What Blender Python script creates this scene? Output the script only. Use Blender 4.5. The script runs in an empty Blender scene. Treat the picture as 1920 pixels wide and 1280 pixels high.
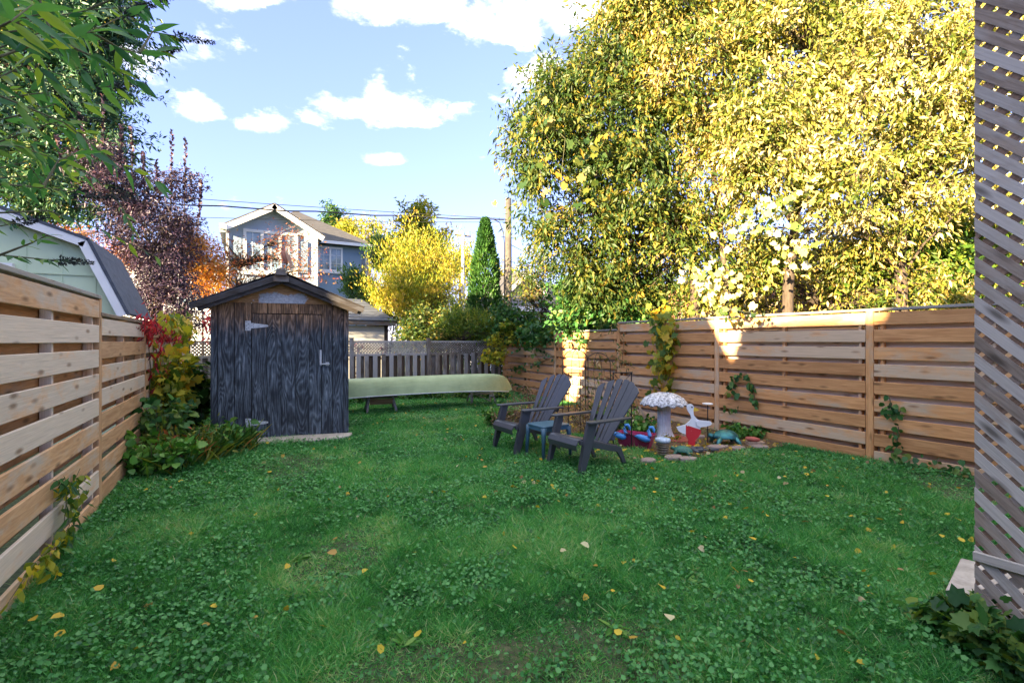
import bpy, bmesh, math, random
import numpy as np
from mathutils import Vector, Matrix
from mathutils import noise as mnoise
random.seed(7); rng = np.random.default_rng(7)
SC = bpy.context.scene
COL = SC.collection
R = math.radians

# ------------------------------------------------------------------ camera
CZ = 1.58; FPX = 907.0; YAW = R(29.1)
FX, FY = math.sin(YAW), math.cos(YAW); RX, RY = math.cos(YAW), -math.sin(YAW)
cam = bpy.data.cameras.new('camera'); cam.lens = 17.0; cam.sensor_width = 36.0
cam.clip_start = 0.05; cam.clip_end = 2000
camo = bpy.data.objects.new('camera', cam); COL.objects.link(camo)
camo.location = (0, 0, CZ); camo.rotation_euler = (R(90), 0, -YAW); SC.camera = camo

def P(px, py, D):
    """world point seen at photo pixel (px, py) at depth D metres"""
    lat = (px - 960) / FPX * D
    return Vector((D*FX + lat*RX, D*FY + lat*RY, CZ + (640 - py) / FPX * D))

# ------------------------------------------------------------------ sky and sun
SUN_EL, SUN_ROT = R(14), R(252)
world = bpy.data.worlds.new("World"); SC.world = world; world.use_nodes = True
wn = world.node_tree; W = wn.nodes; L = wn.links
bg = W['Background']; bg.inputs[1].default_value = 0.15
sky = W.new('ShaderNodeTexSky'); sky.sky_type = 'NISHITA'; sky.sun_disc = False
sky.sun_elevation = SUN_EL; sky.sun_rotation = SUN_ROT
sky.ozone_density = 2.2; sky.dust_density = 0.4; sky.air_density = 1.0
tc = W.new('ShaderNodeTexCoord')
def wmath(op, a, b=None, c=None):
    n = W.new('ShaderNodeMath'); n.operation = op
    for i, v in enumerate((a, b, c)):
        if v is None: continue
        if isinstance(v, (int, float)): n.inputs[i].default_value = v
        else: L.new(v, n.inputs[i])
    return n.outputs[0]
def wdot(vec):
    n = W.new('ShaderNodeVectorMath'); n.operation = 'DOT_PRODUCT'
    L.new(tc.outputs['Generated'], n.inputs[0]); n.inputs[1].default_value = vec; return n.outputs['Value']
def cloud(px, py, rx, ry, dens):
    c = (P(px, py, 1.0) - Vector((0, 0, CZ))); d = c.length; c.normalize()
    t1 = Vector((RX, RY, 0)); t1 = (t1 - c*c.dot(t1)).normalized(); t2 = c.cross(t1).normalized()
    if t2.z < 0: t2 = -t2
    a = wmath('MULTIPLY', wdot(t1), FPX*d/rx); b = wmath('MULTIPLY', wdot(t2), FPX*d/ry)
    # flat base: squash the lower half
    b = wmath('MAXIMUM', b, wmath('MULTIPLY', b, -1.9))
    r2 = wmath('ADD', wmath('MULTIPLY', a, a), wmath('MULTIPLY', b, b))
    m = wmath('SUBTRACT', 1.0, wmath('SQRT', r2))
    front = wmath('GREATER_THAN', wdot(c), 0.5)
    m = wmath('MULTIPLY', wmath('MAXIMUM', m, -1.0), 1.0)
    return wmath('ADD', wmath('MULTIPLY', wmath('ADD', m, 1.0), wmath('MULTIPLY', front, dens)), -dens)
masks = [cloud(*c) for c in [(475, 5, 105, 32, 1.0), (755, 15, 175, 62, 1.05), (945, 58, 120, 78, 1.05), (728, 215, 152, 52, 1.0),
                             (487, 235, 62, 27, .9), (712, 301, 42, 15, .8), (300, 105, 120, 60, .75), (1080, 30, 190, 80, 1.0),
                             (380, 215, 55, 34, .6), (1010, 140, 70, 40, .9)]]
m = masks[0]
for k in masks[1:]: m = wmath('MAXIMUM', m, k)
mp = W.new('ShaderNodeMapping'); mp.inputs['Scale'].default_value = (1, 1, 2.0)
L.new(tc.outputs['Generated'], mp.inputs['Vector'])
def wnoise(s, det, rough=.55):
    n = W.new('ShaderNodeTexNoise'); n.inputs['Scale'].default_value = s; n.inputs['Detail'].default_value = det
    n.inputs['Roughness'].default_value = rough; L.new(mp.outputs[0], n.inputs['Vector']); return n.outputs['Fac']
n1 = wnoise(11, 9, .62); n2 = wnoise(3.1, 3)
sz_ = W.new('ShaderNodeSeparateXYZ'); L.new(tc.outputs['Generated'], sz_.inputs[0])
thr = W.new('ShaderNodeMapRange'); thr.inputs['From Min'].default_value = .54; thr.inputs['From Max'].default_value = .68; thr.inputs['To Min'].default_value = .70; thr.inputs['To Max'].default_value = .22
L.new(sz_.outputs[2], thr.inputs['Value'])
fill_cloud = wmath('MULTIPLY', wmath('SUBTRACT', n2, thr.outputs[0]), 3.0)       # sparse low down; dense unseen cloud added overhead to brighten the shaded yard
m = wmath('MAXIMUM', m, fill_cloud)
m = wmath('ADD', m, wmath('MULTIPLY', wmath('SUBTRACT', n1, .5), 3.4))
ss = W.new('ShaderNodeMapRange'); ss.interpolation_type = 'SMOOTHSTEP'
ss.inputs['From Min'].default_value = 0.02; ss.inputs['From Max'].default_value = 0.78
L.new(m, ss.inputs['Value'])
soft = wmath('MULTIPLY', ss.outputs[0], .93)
hs = W.new('ShaderNodeMix'); hs.data_type = 'RGBA'; hs.blend_type = 'MULTIPLY'; hs.inputs[0].default_value = 1.0
gm = W.new('ShaderNodeGamma'); gm.inputs[1].default_value = .64; L.new(sky.outputs[0], gm.inputs[0]); L.new(gm.outputs[0], hs.inputs[6]); hs.inputs[7].default_value = (0.285, 0.278, 0.435, 1)
mx = W.new('ShaderNodeMix'); mx.data_type = 'RGBA'
L.new(soft, mx.inputs[0]); L.new(hs.outputs[2], mx.inputs[6]); 
n3 = wnoise(14, 6, .6); cs = W.new('ShaderNodeMapRange'); cs.inputs['From Min'].default_value = .42; cs.inputs['From Max'].default_value = .58; L.new(n3, cs.inputs['Value'])
cc = W.new('ShaderNodeMix'); cc.data_type = 'RGBA'; L.new(cs.outputs[0], cc.inputs[0]); cc.inputs[6].default_value = (.80, .82, .88, 1); cc.inputs[7].default_value = (1.42, 1.38, 1.32, 1); L.new(cc.outputs[2], mx.inputs[7])
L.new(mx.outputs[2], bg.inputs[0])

sun = bpy.data.lights.new('sun', 'SUN'); sun.energy = 3.0; sun.angle = R(0.5); sun.color = (1.0, .76, .46)
suno = bpy.data.objects.new('sun', sun); COL.objects.link(suno)
SD = Vector((math.sin(SUN_ROT)*math.cos(SUN_EL), math.cos(SUN_ROT)*math.cos(SUN_EL), math.sin(SUN_EL)))
suno.rotation_euler = SD.to_track_quat('Z', 'Y').to_euler(); suno.location = (-20, -10, 15)

vs = SC.view_settings; vs.view_transform = 'Standard'; vs.look = 'None'; vs.gamma = 1; vs.use_curve_mapping = False
vs.exposure = 3.85
SC.render.engine = 'CYCLES'
SC.cycles.max_bounces = 8; SC.cycles.diffuse_bounces = 4; SC.cycles.transparent_max_bounces = 4; SC.cycles.caustics_reflective = False

# ------------------------------------------------------------------ objects
def link(o, parent=None):
    COL.objects.link(o)
    if parent is not None: o.parent = parent
    return o
def tag(o, label=None, cat=None, group=None, kind=None):
    if label: o['label'] = label
    if cat: o['category'] = cat
    if group: o['group'] = group
    if kind: o['kind'] = kind
    return o
def empty(name, loc, label, cat, rz=0, group=None):
    o = bpy.data.objects.new(name, None); o.empty_display_size = .1; link(o)
    o.location = loc; o.rotation_euler = (0, 0, rz); return tag(o, label, cat, group)
def mesh(name, V, F, mt=None, parent=None, smooth=False, loc=None, rot=None):
    me = bpy.data.meshes.new(name); me.from_pydata([tuple(v) for v in V], [], F); me.update()
    if mt: me.materials.append(mt)
    if smooth: me.polygons.foreach_set('use_smooth', [True]*len(me.polygons))
    o = link(bpy.data.objects.new(name, me), parent)
    if loc is not None: o.location = loc
    if rot is not None: o.rotation_euler = rot
    return o
def mesh_np(name, V, F, mt, parent=None, rnd=None, smooth=False):
    V = np.asarray(V, dtype=np.float32); F = np.asarray(F, dtype=np.int32); n, k = F.shape
    me = bpy.data.meshes.new(name)
    me.vertices.add(len(V)); me.vertices.foreach_set('co', V.ravel())
    me.loops.add(n*k); me.loops.foreach_set('vertex_index', F.ravel())
    me.polygons.add(n); me.polygons.foreach_set('loop_start', np.arange(0, n*k, k, dtype=np.int32))
    if smooth: me.polygons.foreach_set('use_smooth', np.ones(n, dtype=bool))
    me.update(calc_edges=True)
    if rnd is not None:
        a = me.attributes.new('rnd', 'FLOAT', 'POINT'); a.data.foreach_set('value', np.asarray(rnd, dtype=np.float32))
    me.materials.append(mt)
    return link(bpy.data.objects.new(name, me), parent)

_box = {}
def boxmesh(dx, dy, dz, mt, ch=.003, cuts=0, jit=0):
    key = (round(dx, 4), round(dy, 4), round(dz, 4), mt.name, ch)
    if key in _box: return _box[key]
    bm = bmesh.new(); bmesh.ops.create_cube(bm, size=1)
    for v in bm.verts: v.co = (v.co.x*dx, v.co.y*dy, v.co.z*dz)
    if ch: bmesh.ops.bevel(bm, geom=bm.edges[:], offset=min(ch, min(dx, dy, dz)*.3), segments=1, affect='EDGES')
    me = bpy.data.meshes.new('box'); bm.to_mesh(me); bm.free(); me.materials.append(mt); _box[key] = me
    return me
def box(name, c, d, mt, parent=None, rot=(0, 0, 0), ch=.003):
    o = link(bpy.data.objects.new(name, boxmesh(d[0], d[1], d[2], mt, ch)), parent)
    o.location = c; o.rotation_euler = rot; return o

def frames(T):
    T = [Vector(t) for t in T]; out = []; up = Vector((0, 0, 1))
    for i in range(len(T)):
        a = T[max(i-1, 0)]; b = T[min(i+1, len(T)-1)]; d = (b - a).normalized()
        u = up if abs(d.z) < .95 else Vector((1, 0, 0))
        s = d.cross(u).normalized(); out.append((s, s.cross(d).normalized(), d))
    return out
def tube_geo(pts, rad, sides=6, cap=True):
    V = []; F = []; fr = frames(pts); n = len(pts)
    for i, p in enumerate(pts):
        r = rad[i] if hasattr(rad, '__len__') else rad
        for k in range(sides):
            a = 2*math.pi*k/sides
            V.append(Vector(p) + fr[i][0]*math.cos(a)*r + fr[i][1]*math.sin(a)*r)
    for i in range(n-1):
        for k in range(sides):
            F.append((i*sides+k, i*sides+(k+1) % sides, (i+1)*sides+(k+1) % sides, (i+1)*sides+k))
    if cap: F.append(tuple(range(sides))[::-1]); F.append(tuple((n-1)*sides+k for k in range(sides)))
    return V, F
class MB:
    def __init__(s): s.V = []; s.F = []
    def add(s, V, F):
        b = len(s.V); s.V += [tuple(v) for v in V]; s.F += [tuple(i+b for i in f) for f in F]; return s
    def tube(s, pts, rad, sides=6, cap=True): return s.add(*tube_geo(pts, rad, sides, cap))
    def box(s, c, d, rot=None):
        c = Vector(c); M = Matrix(rot).to_3x3() if rot is not None else Matrix.Identity(3)
        V = [c + M @ Vector((x*d[0]/2, y*d[1]/2, z*d[2]/2)) for x in (-1, 1) for y in (-1, 1) for z in (-1, 1)]
        return s.add(V, [(0, 1, 3, 2), (4, 6, 7, 5), (0, 4, 5, 1), (2, 3, 7, 6), (0, 2, 6, 4), (1, 5, 7, 3)])
    def prism(s, poly, o, U, Vv, N, t):
        o, U, Vv, N = map(Vector, (o, U, Vv, N)); n = len(poly)
        V = [o + U*p[0] + Vv*p[1] - N*t/2 for p in poly] + [o + U*p[0] + Vv*p[1] + N*t/2 for p in poly]
        F = [tuple(range(n))[::-1], tuple(range(n, 2*n))] + [(i, (i+1) % n, n+(i+1) % n, n+i) for i in range(n)]
        return s.add(V, F)
    def lathe(s, prof, c=(0, 0, 0), seg=24, mod=None):
        V = []; F = []; n = len(prof)
        for i, (r, z) in enumerate(prof):
            for k in range(seg):
                a = 2*math.pi*k/seg; rr = r*(mod(a, i) if mod else 1)
                V.append((c[0]+rr*math.cos(a), c[1]+rr*math.sin(a), c[2]+z))
        for i in range(n-1):
            for k in range(seg): F.append((i*seg+k, i*seg+(k+1) % seg, (i+1)*seg+(k+1) % seg, (i+1)*seg+k))
        F.append(tuple(range(seg))[::-1]); F.append(tuple((n-1)*seg+k for k in range(seg)))
        return s.add(V, F)
    def build(s, name, mt, parent=None, smooth=False, loc=None, rot=None, bevel=0):
        o = mesh(name, s.V, s.F, mt, parent, smooth, loc, rot)
        if bevel:
            bm = bmesh.new(); bm.from_mesh(o.data)
            bmesh.ops.bevel(bm, geom=bm.edges[:], offset=bevel, segments=1, affect='EDGES', clamp_overlap=True)
            bm.to_mesh(o.data); bm.free()
        return o

# ------------------------------------------------------------------ materials
class NT:
    def __init__(s, name):
        s.m = bpy.data.materials.new(name); s.m.use_nodes = True; s.t = s.m.node_tree; s.n = s.t.nodes
        s.b = s.n['Principled BSDF']; s.out = s.n['Material Output']
    def l(s, a, b): s.t.links.new(a, b)
    def math(s, op, a, b=0, c=0):
        n = s.n.new('ShaderNodeMath'); n.operation = op
        for i, v in enumerate((a, b, c)):
            if isinstance(v, (int, float)): n.inputs[i].default_value = v
            else: s.l(v, n.inputs[i])
        return n.outputs[0]
    def coord(s, kind='Object', scale=(1, 1, 1), rand=False, off=(0, 0, 0)):
        tcn = s.n.new('ShaderNodeTexCoord'); src = tcn.outputs[kind]
        if rand:
            oi = s.n.new('ShaderNodeObjectInfo'); k = s.math('MULTIPLY', oi.outputs['Random'], 57.0)
            va = s.n.new('ShaderNodeVectorMath'); va.operation = 'ADD'; s.l(src, va.inputs[0]); s.l(k, va.inputs[1]); src = va.outputs[0]
        mp = s.n.new('ShaderNodeMapping'); mp.inputs['Scale'].default_value = scale; mp.inputs['Location'].default_value = off
        s.l(src, mp.inputs['Vector']); return mp.outputs[0]
    def geo(s, scale=(1, 1, 1)):
        g = s.n.new('ShaderNodeNewGeometry'); mp = s.n.new('ShaderNodeMapping'); mp.inputs['Scale'].default_value = scale
        s.l(g.outputs['Position'], mp.inputs['Vector']); return mp.outputs[0]
    def noise(s, vec, scale, detail=4, rough=.55, dist=0):
        n = s.n.new('ShaderNodeTexNoise'); s.l(vec, n.inputs['Vector']); n.inputs['Scale'].default_value = scale
        n.inputs['Detail'].default_value = detail; n.inputs['Roughness'].default_value = rough; n.inputs['Distortion'].default_value = dist
        return n.outputs['Fac']
    def ramp(s, fac, stops):
        n = s.n.new('ShaderNodeValToRGB'); e = n.color_ramp.elements
        while len(e) < len(stops): e.new(.5)
        for i, (p, c) in enumerate(stops):
            e[i].position = p; e[i].color = (c[0], c[1], c[2], 1) if hasattr(c, '__len__') else (c, c, c, 1)
        s.l(fac, n.inputs[0]); return n.outputs[0]
    def mix(s, f, a, b, mode='MIX'):
        n = s.n.new('ShaderNodeMix'); n.data_type = 'RGBA'; n.blend_type = mode
        for i, v in ((0, f), (6, a), (7, b)):
            if isinstance(v, (int, float)): n.inputs[i].default_value = v
            elif hasattr(v, '__len__'): n.inputs[i].default_value = (v[0], v[1], v[2], 1)
            else: s.l(v, n.inputs[i])
        return n.outputs[2]
    def bump(s, h, st=.3, d=.01):
        n = s.n.new('ShaderNodeBump'); n.inputs['Strength'].default_value = st; n.inputs['Distance'].default_value = d
        s.l(h, n.inputs['Height']); s.l(n.outputs[0], s.b.inputs['Normal'])
    def done(s, col=None, rough=.7, metal=0, spec=None):
        if col is not None:
            if hasattr(col, '__len__'): s.b.inputs['Base Color'].default_value = (col[0], col[1], col[2], 1)
            else: s.l(col, s.b.inputs['Base Color'])
        if isinstance(rough, (int, float)): s.b.inputs['Roughness'].default_value = rough
        else: s.l(rough, s.b.inputs['Roughness'])
        s.b.inputs['Metallic'].default_value = metal
        if spec is not None: s.b.inputs['Specular IOR Level'].default_value = spec
        return s.m

def wood(name, light, dark, grey, gamt=.5, knots=True, bumps=.35):
    """grain along the local X axis"""
    t = NT(name); v = t.coord('Object', (1, 1, 1), True)
    st = t.n.new('ShaderNodeMapping'); st.inputs['Scale'].default_value = (1.3, 16, 16); t.l(v, st.inputs[0])
    g1 = t.noise(st.outputs[0], 1.6, 5, .6, 1.2)
    st2 = t.n.new('ShaderNodeMapping'); st2.inputs['Scale'].default_value = (3, 110, 110); t.l(v, st2.inputs[0])
    g2 = t.noise(st2.outputs[0], 1.0, 3, .6)
    base = t.ramp(g1, [(.3, dark), (.62, light)])
    base = t.mix(t.math('MULTIPLY', g2, .5), base, t.mix(.5, base, dark), 'MIX')
    st3 = t.n.new('ShaderNodeMapping'); st3.inputs['Scale'].default_value = (1.5, 4, 4); t.l(v, st3.inputs[0])
    w = t.noise(st3.outputs[0], 1.2, 5, .65)
    oi = t.n.new('ShaderNodeObjectInfo')
    ww = t.math('ADD', w, t.math('MULTIPLY', t.math('SUBTRACT', oi.outputs['Random'], .5), .45))
    wf = t.ramp(ww, [(.62 - .35*gamt, 0), (.80 - .35*gamt, 1)])
    gcol = t.mix(g2, [c*.55 for c in grey], grey)
    base = t.mix(wf, base, gcol)
    if knots:
        kv = t.n.new('ShaderNodeMapping'); kv.inputs['Scale'].default_value = (2.6, 9, 9); t.l(v, kv.inputs[0])
        vo = t.n.new('ShaderNodeTexVoronoi'); vo.inputs['Scale'].default_value = 1.0; t.l(kv.outputs[0], vo.inputs['Vector'])
        kf = t.ramp(vo.outputs['Distance'], [(.07, 1), (.22, 0)])
        base = t.mix(t.math('MULTIPLY', kf, .75), base, [c*.3 for c in dark])
    # per piece brightness
    br = t.math('ADD', t.math('MULTIPLY', oi.outputs['Random'], .45), .78)
    hv = t.n.new('ShaderNodeHueSaturation'); t.l(base, hv.inputs['Color']); t.l(br, hv.inputs['Value'])
    t.bump(t.math('ADD', g2, g1), bumps, .004)
    return t.done(hv.outputs[0], .78, spec=.3)

M = {}
M['fence_l'] = wood('cedar_left', (.70, .44, .235), (.46, .25, .115), (.68, .575, .45), .60)
M['fence_lb'] = wood('cedar_left_back', (.52, .30, .13), (.32, .16, .06), (.36, .30, .24), .15)
M['fence_r'] = wood('cedar_right', (.70, .375, .15), (.44, .20, .07), (.62, .46, .29), .26)
M['fence_rb'] = wood('cedar_right_back', (.62, .46, .32), (.42, .28, .17), (.70, .61, .50), .95)
M['cap'] = wood('cap_wood', (.36, .27, .18), (.18, .13, .08), (.34, .32, .28), .7)
M['old'] = wood('old_grey_wood', (.24, .205, .17), (.10, .08, .065), (.34, .33, .32), .75, False)
M['oldbrown'] = wood('old_brown_wood', (.13, .09, .06), (.05, .033, .022), (.17, .16, .15), .3, False)
M['lattice'] = wood('lattice_wood', (.38, .31, .245), (.17, .13, .095), (.50, .465, .41), .70, True)
M['latticeb'] = wood('lattice_back_wood', (.36, .25, .17), (.18, .11, .07), (.36, .31, .26), .4, False)
M['trim'] = wood('dark_trim_wood', (.05, .042, .036), (.02, .017, .015), (.085, .085, .09), .5, False)
M['rawwood'] = wood('raw_wood', (.35, .22, .12), (.2, .11, .055), (.3, .25, .2), .3, False)

def shedmat(name='shed_plywood'):
    t = NT(name); g = t.n.new('ShaderNodeNewGeometry'); sx = t.n.new('ShaderNodeSeparateXYZ')
    tcn = t.n.new('ShaderNodeTexCoord')
    oi = t.n.new('ShaderNodeObjectInfo')
    # cathedral grain: contour lines of a vertically stretched smooth noise
    va = t.n.new('ShaderNodeVectorMath'); va.operation = 'ADD'; t.l(tcn.outputs['Object'], va.inputs[0])
    t.l(t.math('MULTIPLY', oi.outputs['Random'], 3.0), va.inputs[1])
    mp = t.n.new('ShaderNodeMapping'); mp.inputs['Scale'].default_value = (2.6, 2.6, .42); t.l(va.outputs[0], mp.inputs[0])
    n = t.noise(mp.outputs[0], 1.5, 2.2, .5, .25)
    band = t.math('FRACT', t.math('MULTIPLY', n, 21.0))
    band = t.math('ABSOLUTE', t.math('SUBTRACT', band, .5))
    fine = t.noise(t.coord('Object', (60, 60, 1.6), True), 1.5, 4, .65)
    blot = t.noise(t.coord('Object', (2.2, 2.2, 1.1), True), 2.2, 5, .65)
    f = t.math('ADD', t.math('ADD', t.math('MULTIPLY', band, .65), .05), t.math('MULTIPLY', t.math('SUBTRACT', fine, .5), 1.2))
    f = t.math('ADD', f, t.math('MULTIPLY', t.math('SUBTRACT', blot, .5), 1.0))
    c = t.ramp(f, [(.05, (.02, .025, .032)), (.28, (.055, .07, .088)), (.50, (.125, .155, .185)), (.85, (.34, .39, .44))])
    # wood under the eave has kept its brown
    t.l(g.outputs['Position'], sx.inputs[0])
    hz = t.math('ADD', sx.outputs[2], t.math('MULTIPLY', t.math('SUBTRACT', fine, .5), .9))
    hz = t.math('ADD', hz, t.math('MULTIPLY', t.math('SUBTRACT', blot, .5), .7))
    bf = t.ramp(t.math('MULTIPLY', hz, .25), [(.42, 0), (.53, 1)])
    brown = t.ramp(f, [(.1, (.13, .07, .03)), (.7, (.55, .31, .15))])
    c = t.mix(t.math('MULTIPLY', bf, .85), c, brown)
    t.bump(f, .5, .004)
    return t.done(c, .85, spec=.25)
M['ply'] = shedmat()
def gablemat():
    t = NT('gable_wood'); v = t.coord('Object', (1, 1, 1))
    f = t.noise(t.coord('Object', (6, 6, 40)), 1.3, 5, .6, .8); b = t.noise(v, 2.6, 6, .7, .6)
    c = t.ramp(f, [(.3, (.16, .08, .035)), (.7, (.52, .29, .13))])
    w = t.ramp(t.noise(v, 45, 3, .7), [(.3, (.23, .24, .26)), (.7, (.50, .52, .55))])
    tc2 = t.n.new('ShaderNodeTexCoord'); sx = t.n.new('ShaderNodeSeparateXYZ'); t.l(tc2.outputs['Object'], sx.inputs[0])
    # pale flaking patch, low in the middle of the gable
    dx = t.math('MULTIPLY', t.math('SUBTRACT', sx.outputs[0], 1.02), 1.5); dz = t.math('MULTIPLY', t.math('SUBTRACT', sx.outputs[2], 2.235), 4.6)
    d = t.math('SQRT', t.math('ADD', t.math('MULTIPLY', dx, dx), t.math('MULTIPLY', dz, dz)))
    k = t.math('ADD', d, t.math('MULTIPLY', t.math('SUBTRACT', b, .5), 1.8))
    m_ = t.ramp(k, [(.50, 1), (.60, 0)])
    c = t.mix(m_, c, w); t.bump(f, .4, .004)
    return t.done(c, .85, spec=.2)
M['gable'] = gablemat()

def plain(name, col, rough=.6, metal=0, var=.25, sc=8, spec=None, bumpy=0):
    t = NT(name); n = t.noise(t.coord('Object', (1, 1, 1), True), sc, 5, .6)
    c = t.ramp(n, [(.3, [x*(1-var) for x in col]), (.7, [min(x*(1+var), 1) for x in col])])
    if bumpy: t.bump(n, bumpy, .01)
    return t.done(c, rough, metal, spec)
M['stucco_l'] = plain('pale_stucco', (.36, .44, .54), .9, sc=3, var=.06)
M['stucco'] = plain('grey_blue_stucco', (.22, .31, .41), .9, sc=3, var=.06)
M['white'] = plain('white_trim', (.74, .75, .75), .5, sc=4, var=.05)
M['siding'] = plain('cream_siding', (.50, .50, .45), .7, sc=4, var=.06)
M['mint'] = plain('mint_board', (.55, .66, .46), .7, sc=2, var=.06)
M['concrete'] = plain('concrete', (.40, .36, .31), .9, sc=9, var=.3, bumpy=.5)
M['stone'] = plain('flagstone', (.27, .21, .19), .9, sc=7, var=.3, bumpy=.5)
M['slate'] = plain('dark_slate', (.07, .075, .085), .7, sc=9, var=.3, bumpy=.5)
M['brickblock'] = plain('buff_brick', (.36, .25, .17), .9, sc=20, var=.3, bumpy=.4)
M['redstone'] = plain('red_stone', (.38, .10, .07), .8, sc=15, var=.3, bumpy=.4)
M['chair'] = plain('brown_grey_plastic', (.050, .054, .064), .34, sc=6, var=.14, spec=.55)
M['table'] = plain('blue_grey_plastic', (.045, .115, .17), .4, sc=6, var=.12)
M['iron'] = plain('black_iron', (.02, .018, .018), .55, .3, sc=20)
M['rustwire'] = plain('dark_wire', (.05, .035, .03), .6, .3, sc=20)
M['galv'] = plain('galvanised', (.40, .43, .46), .5, .15, var=.25, sc=25)
M['duckw'] = plain('duck_white', (.72, .75, .78), .5, var=.06, sc=9)
M['duckr'] = None
M['yellow'] = plain('yellow_paint', (.75, .50, .04), .5, var=.1)
M['blue'] = plain('blue_plastic', (.06, .28, .70), .35, var=.1)
M['burg'] = plain('burgundy_plastic', (.30, .025, .09), .4, var=.15)
M['black'] = plain('black_paint', (.01, .01, .015), .4)
M['pole'] = plain('pole_wood', (.08, .072, .058), .85, var=.35, sc=4, bumpy=.3)
M['cable'] = plain('cable', (.02, .02, .02), .6)
M['canoe'] = None
def canoemat():
    t = NT('canoe_skin'); v = t.coord('Object', (1, 1, 1)); n = t.noise(v, 2.0, 5, .6); n2 = t.noise(t.coord('Object', (2, 30, 30)), 2, 3, .6)
    c = t.ramp(t.math('ADD', t.math('MULTIPLY', n, .7), t.math('MULTIPLY', n2, .3)), [(.35, (.20, .27, .13)), (.65, (.33, .41, .22))])
    return t.done(c, .5)
M['canoe'] = canoemat()
def concretebath():
    t = NT('weathered_cast_stone'); n = t.noise(t.coord('Object'), 26, 6, .75, .5)
    c = t.ramp(n, [(.38, (.13, .13, .13)), (.47, (.34, .35, .36)), (.55, (.68, .70, .72))]); t.bump(n, .6, .01)
    return t.done(c, .85)
M['bath'] = concretebath()
M['column'] = plain('cast_column', (.58, .60, .64), .8, var=.12, sc=14)
def duckred():
    t = NT('red_paint_chipped'); n = t.noise(t.coord('Object'), 13, 4, .6)
    c = t.mix(t.ramp(n, [(.655, 0), (.67, 1)]), (.52, .015, .025), (.72, .68, .66)); return t.done(c, .5)
M['duckr'] = duckred()
def turtlemat():
    t = NT('patina_metal'); n = t.noise(t.coord('Object'), 7, 4, .6)
    c = t.ramp(n, [(.3, (.02, .09, .11)), (.5, (.05, .22, .22)), (.7, (.07, .12, .09))]); return t.done(c, .38, .55)
M['turtle'] = turtlemat()
M['turtle2'] = plain('green_glaze', (.03, .14, .10), .5, var=.4, sc=20, bumpy=.6)
def shingle(name, a, b, sc=(4.0, 4.0, 5.0)):
    t = NT(name); v = t.coord('Object', sc)
    br = t.n.new('ShaderNodeTexNoise'); t.l(v, br.inputs['Vector']); br.inputs['Scale'].default_value = 1.2; br.inputs['Detail'].default_value = 3
    f = t.noise(t.coord('Object', (70, 70, 70)), 1, 2, .6)
    c = t.ramp(t.math('ADD', t.math('MULTIPLY', br.outputs['Fac'], .6), t.math('MULTIPLY', f, .4)), [(.35, a), (.65, b)])
    t.bump(f, .4, .01); return t.done(c, .9)
M['sh_dark'] = shingle('dark_shingle', (.045, .055, .075), (.09, .105, .135), (2, 9, 9))
M['sh_brown'] = shingle('brown_shingle', (.035, .036, .038), (.085, .083, .082), (3, 12, 12))
M['sh_shed'] = shingle('shed_roofing', (.03, .029, .03), (.07, .067, .068))
def glassm():
    t = NT('window_glass'); n = t.noise(t.coord('Object'), 1.5, 2)
    return t.done(t.ramp(n, [(.4, (.10, .16, .22)), (.6, (.25, .33, .38))]), .06, 0, .9)
M['glass'] = glassm()
def brickm(name, c1, c2):
    t = NT(name); n = t.n.new('ShaderNodeTexBrick'); v = t.coord('Object', (1, 1, 1))
    sp = t.n.new('ShaderNodeSeparateXYZ'); t.l(v, sp.inputs[0]); cb = t.n.new('ShaderNodeCombineXYZ')
    t.l(t.math('ADD', sp.outputs[0], sp.outputs[1]), cb.inputs[0]); t.l(sp.outputs[2], cb.inputs[1]); t.l(cb.outputs[0], n.inputs['Vector'])
    n.inputs['Scale'].default_value = 4.4; n.inputs['Color1'].default_value = (*c1, 1); n.inputs['Color2'].default_value = (*c2, 1); n.inputs['Mortar'].default_value = (.35, .32, .3, 1)
    n.inputs['Mortar Size'].default_value = .018
    t.bump(n.outputs['Fac'], -.3, .01); return t.done(n.outputs['Color'], .85)
M['brick'] = brickm('red_brick', (.33, .13, .09), (.24, .09, .065))

def leafm(name, stops, trans=.35, rough=.5, patch=.35, psc=.9, spec=.35):
    t = NT(name); at = t.n.new('ShaderNodeAttribute'); at.attribute_name = 'rnd'
    n = t.noise(t.geo(), psc, 3, .6)
    f = t.math('ADD', at.outputs['Fac'], t.math('MULTIPLY', t.math('SUBTRACT', n, .5), patch*2.5))
    c = t.ramp(f, stops); t.done(c, rough, spec=spec)
    tr = t.n.new('ShaderNodeBsdfTranslucent')
    c2 = t.mix(1.0, c, (1.25, 1.3, .6), 'MULTIPLY'); t.l(c2, tr.inputs['Color'])
    mx = t.n.new('ShaderNodeMixShader'); mx.inputs[0].default_value = trans
    t.l(t.b.outputs[0], mx.inputs[1]); t.l(tr.outputs[0], mx.inputs[2]); t.l(mx.outputs[0], t.out.inputs['Surface'])
    return t.m
G = {}
G['maple'] = leafm('maple_leaf', [(.05, (.03, .065, .012)), (.35, (.08, .125, .018)), (.62, (.24, .22, .035)), (.85, (.48, .33, .09)), (1, (.62, .52, .32))], .25, .45, .5)
G['mapleL'] = leafm('maple_leaf_shade_green', [(.05, (.022, .06, .016)), (.5, (.055, .10, .018)), (.78, (.17, .17, .025)), (1, (.42, .26, .04))])  # green darkened in place of shade on the leaning maple's crown
G['mapleY'] = leafm('maple_leaf_yellow', [(.05, (.045, .085, .012)), (.3, (.12, .15, .02)), (.55, (.29, .265, .05)), (.8, (.54, .45, .22)), (1, (.72, .66, .50))], .22, .45, .5)
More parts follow.
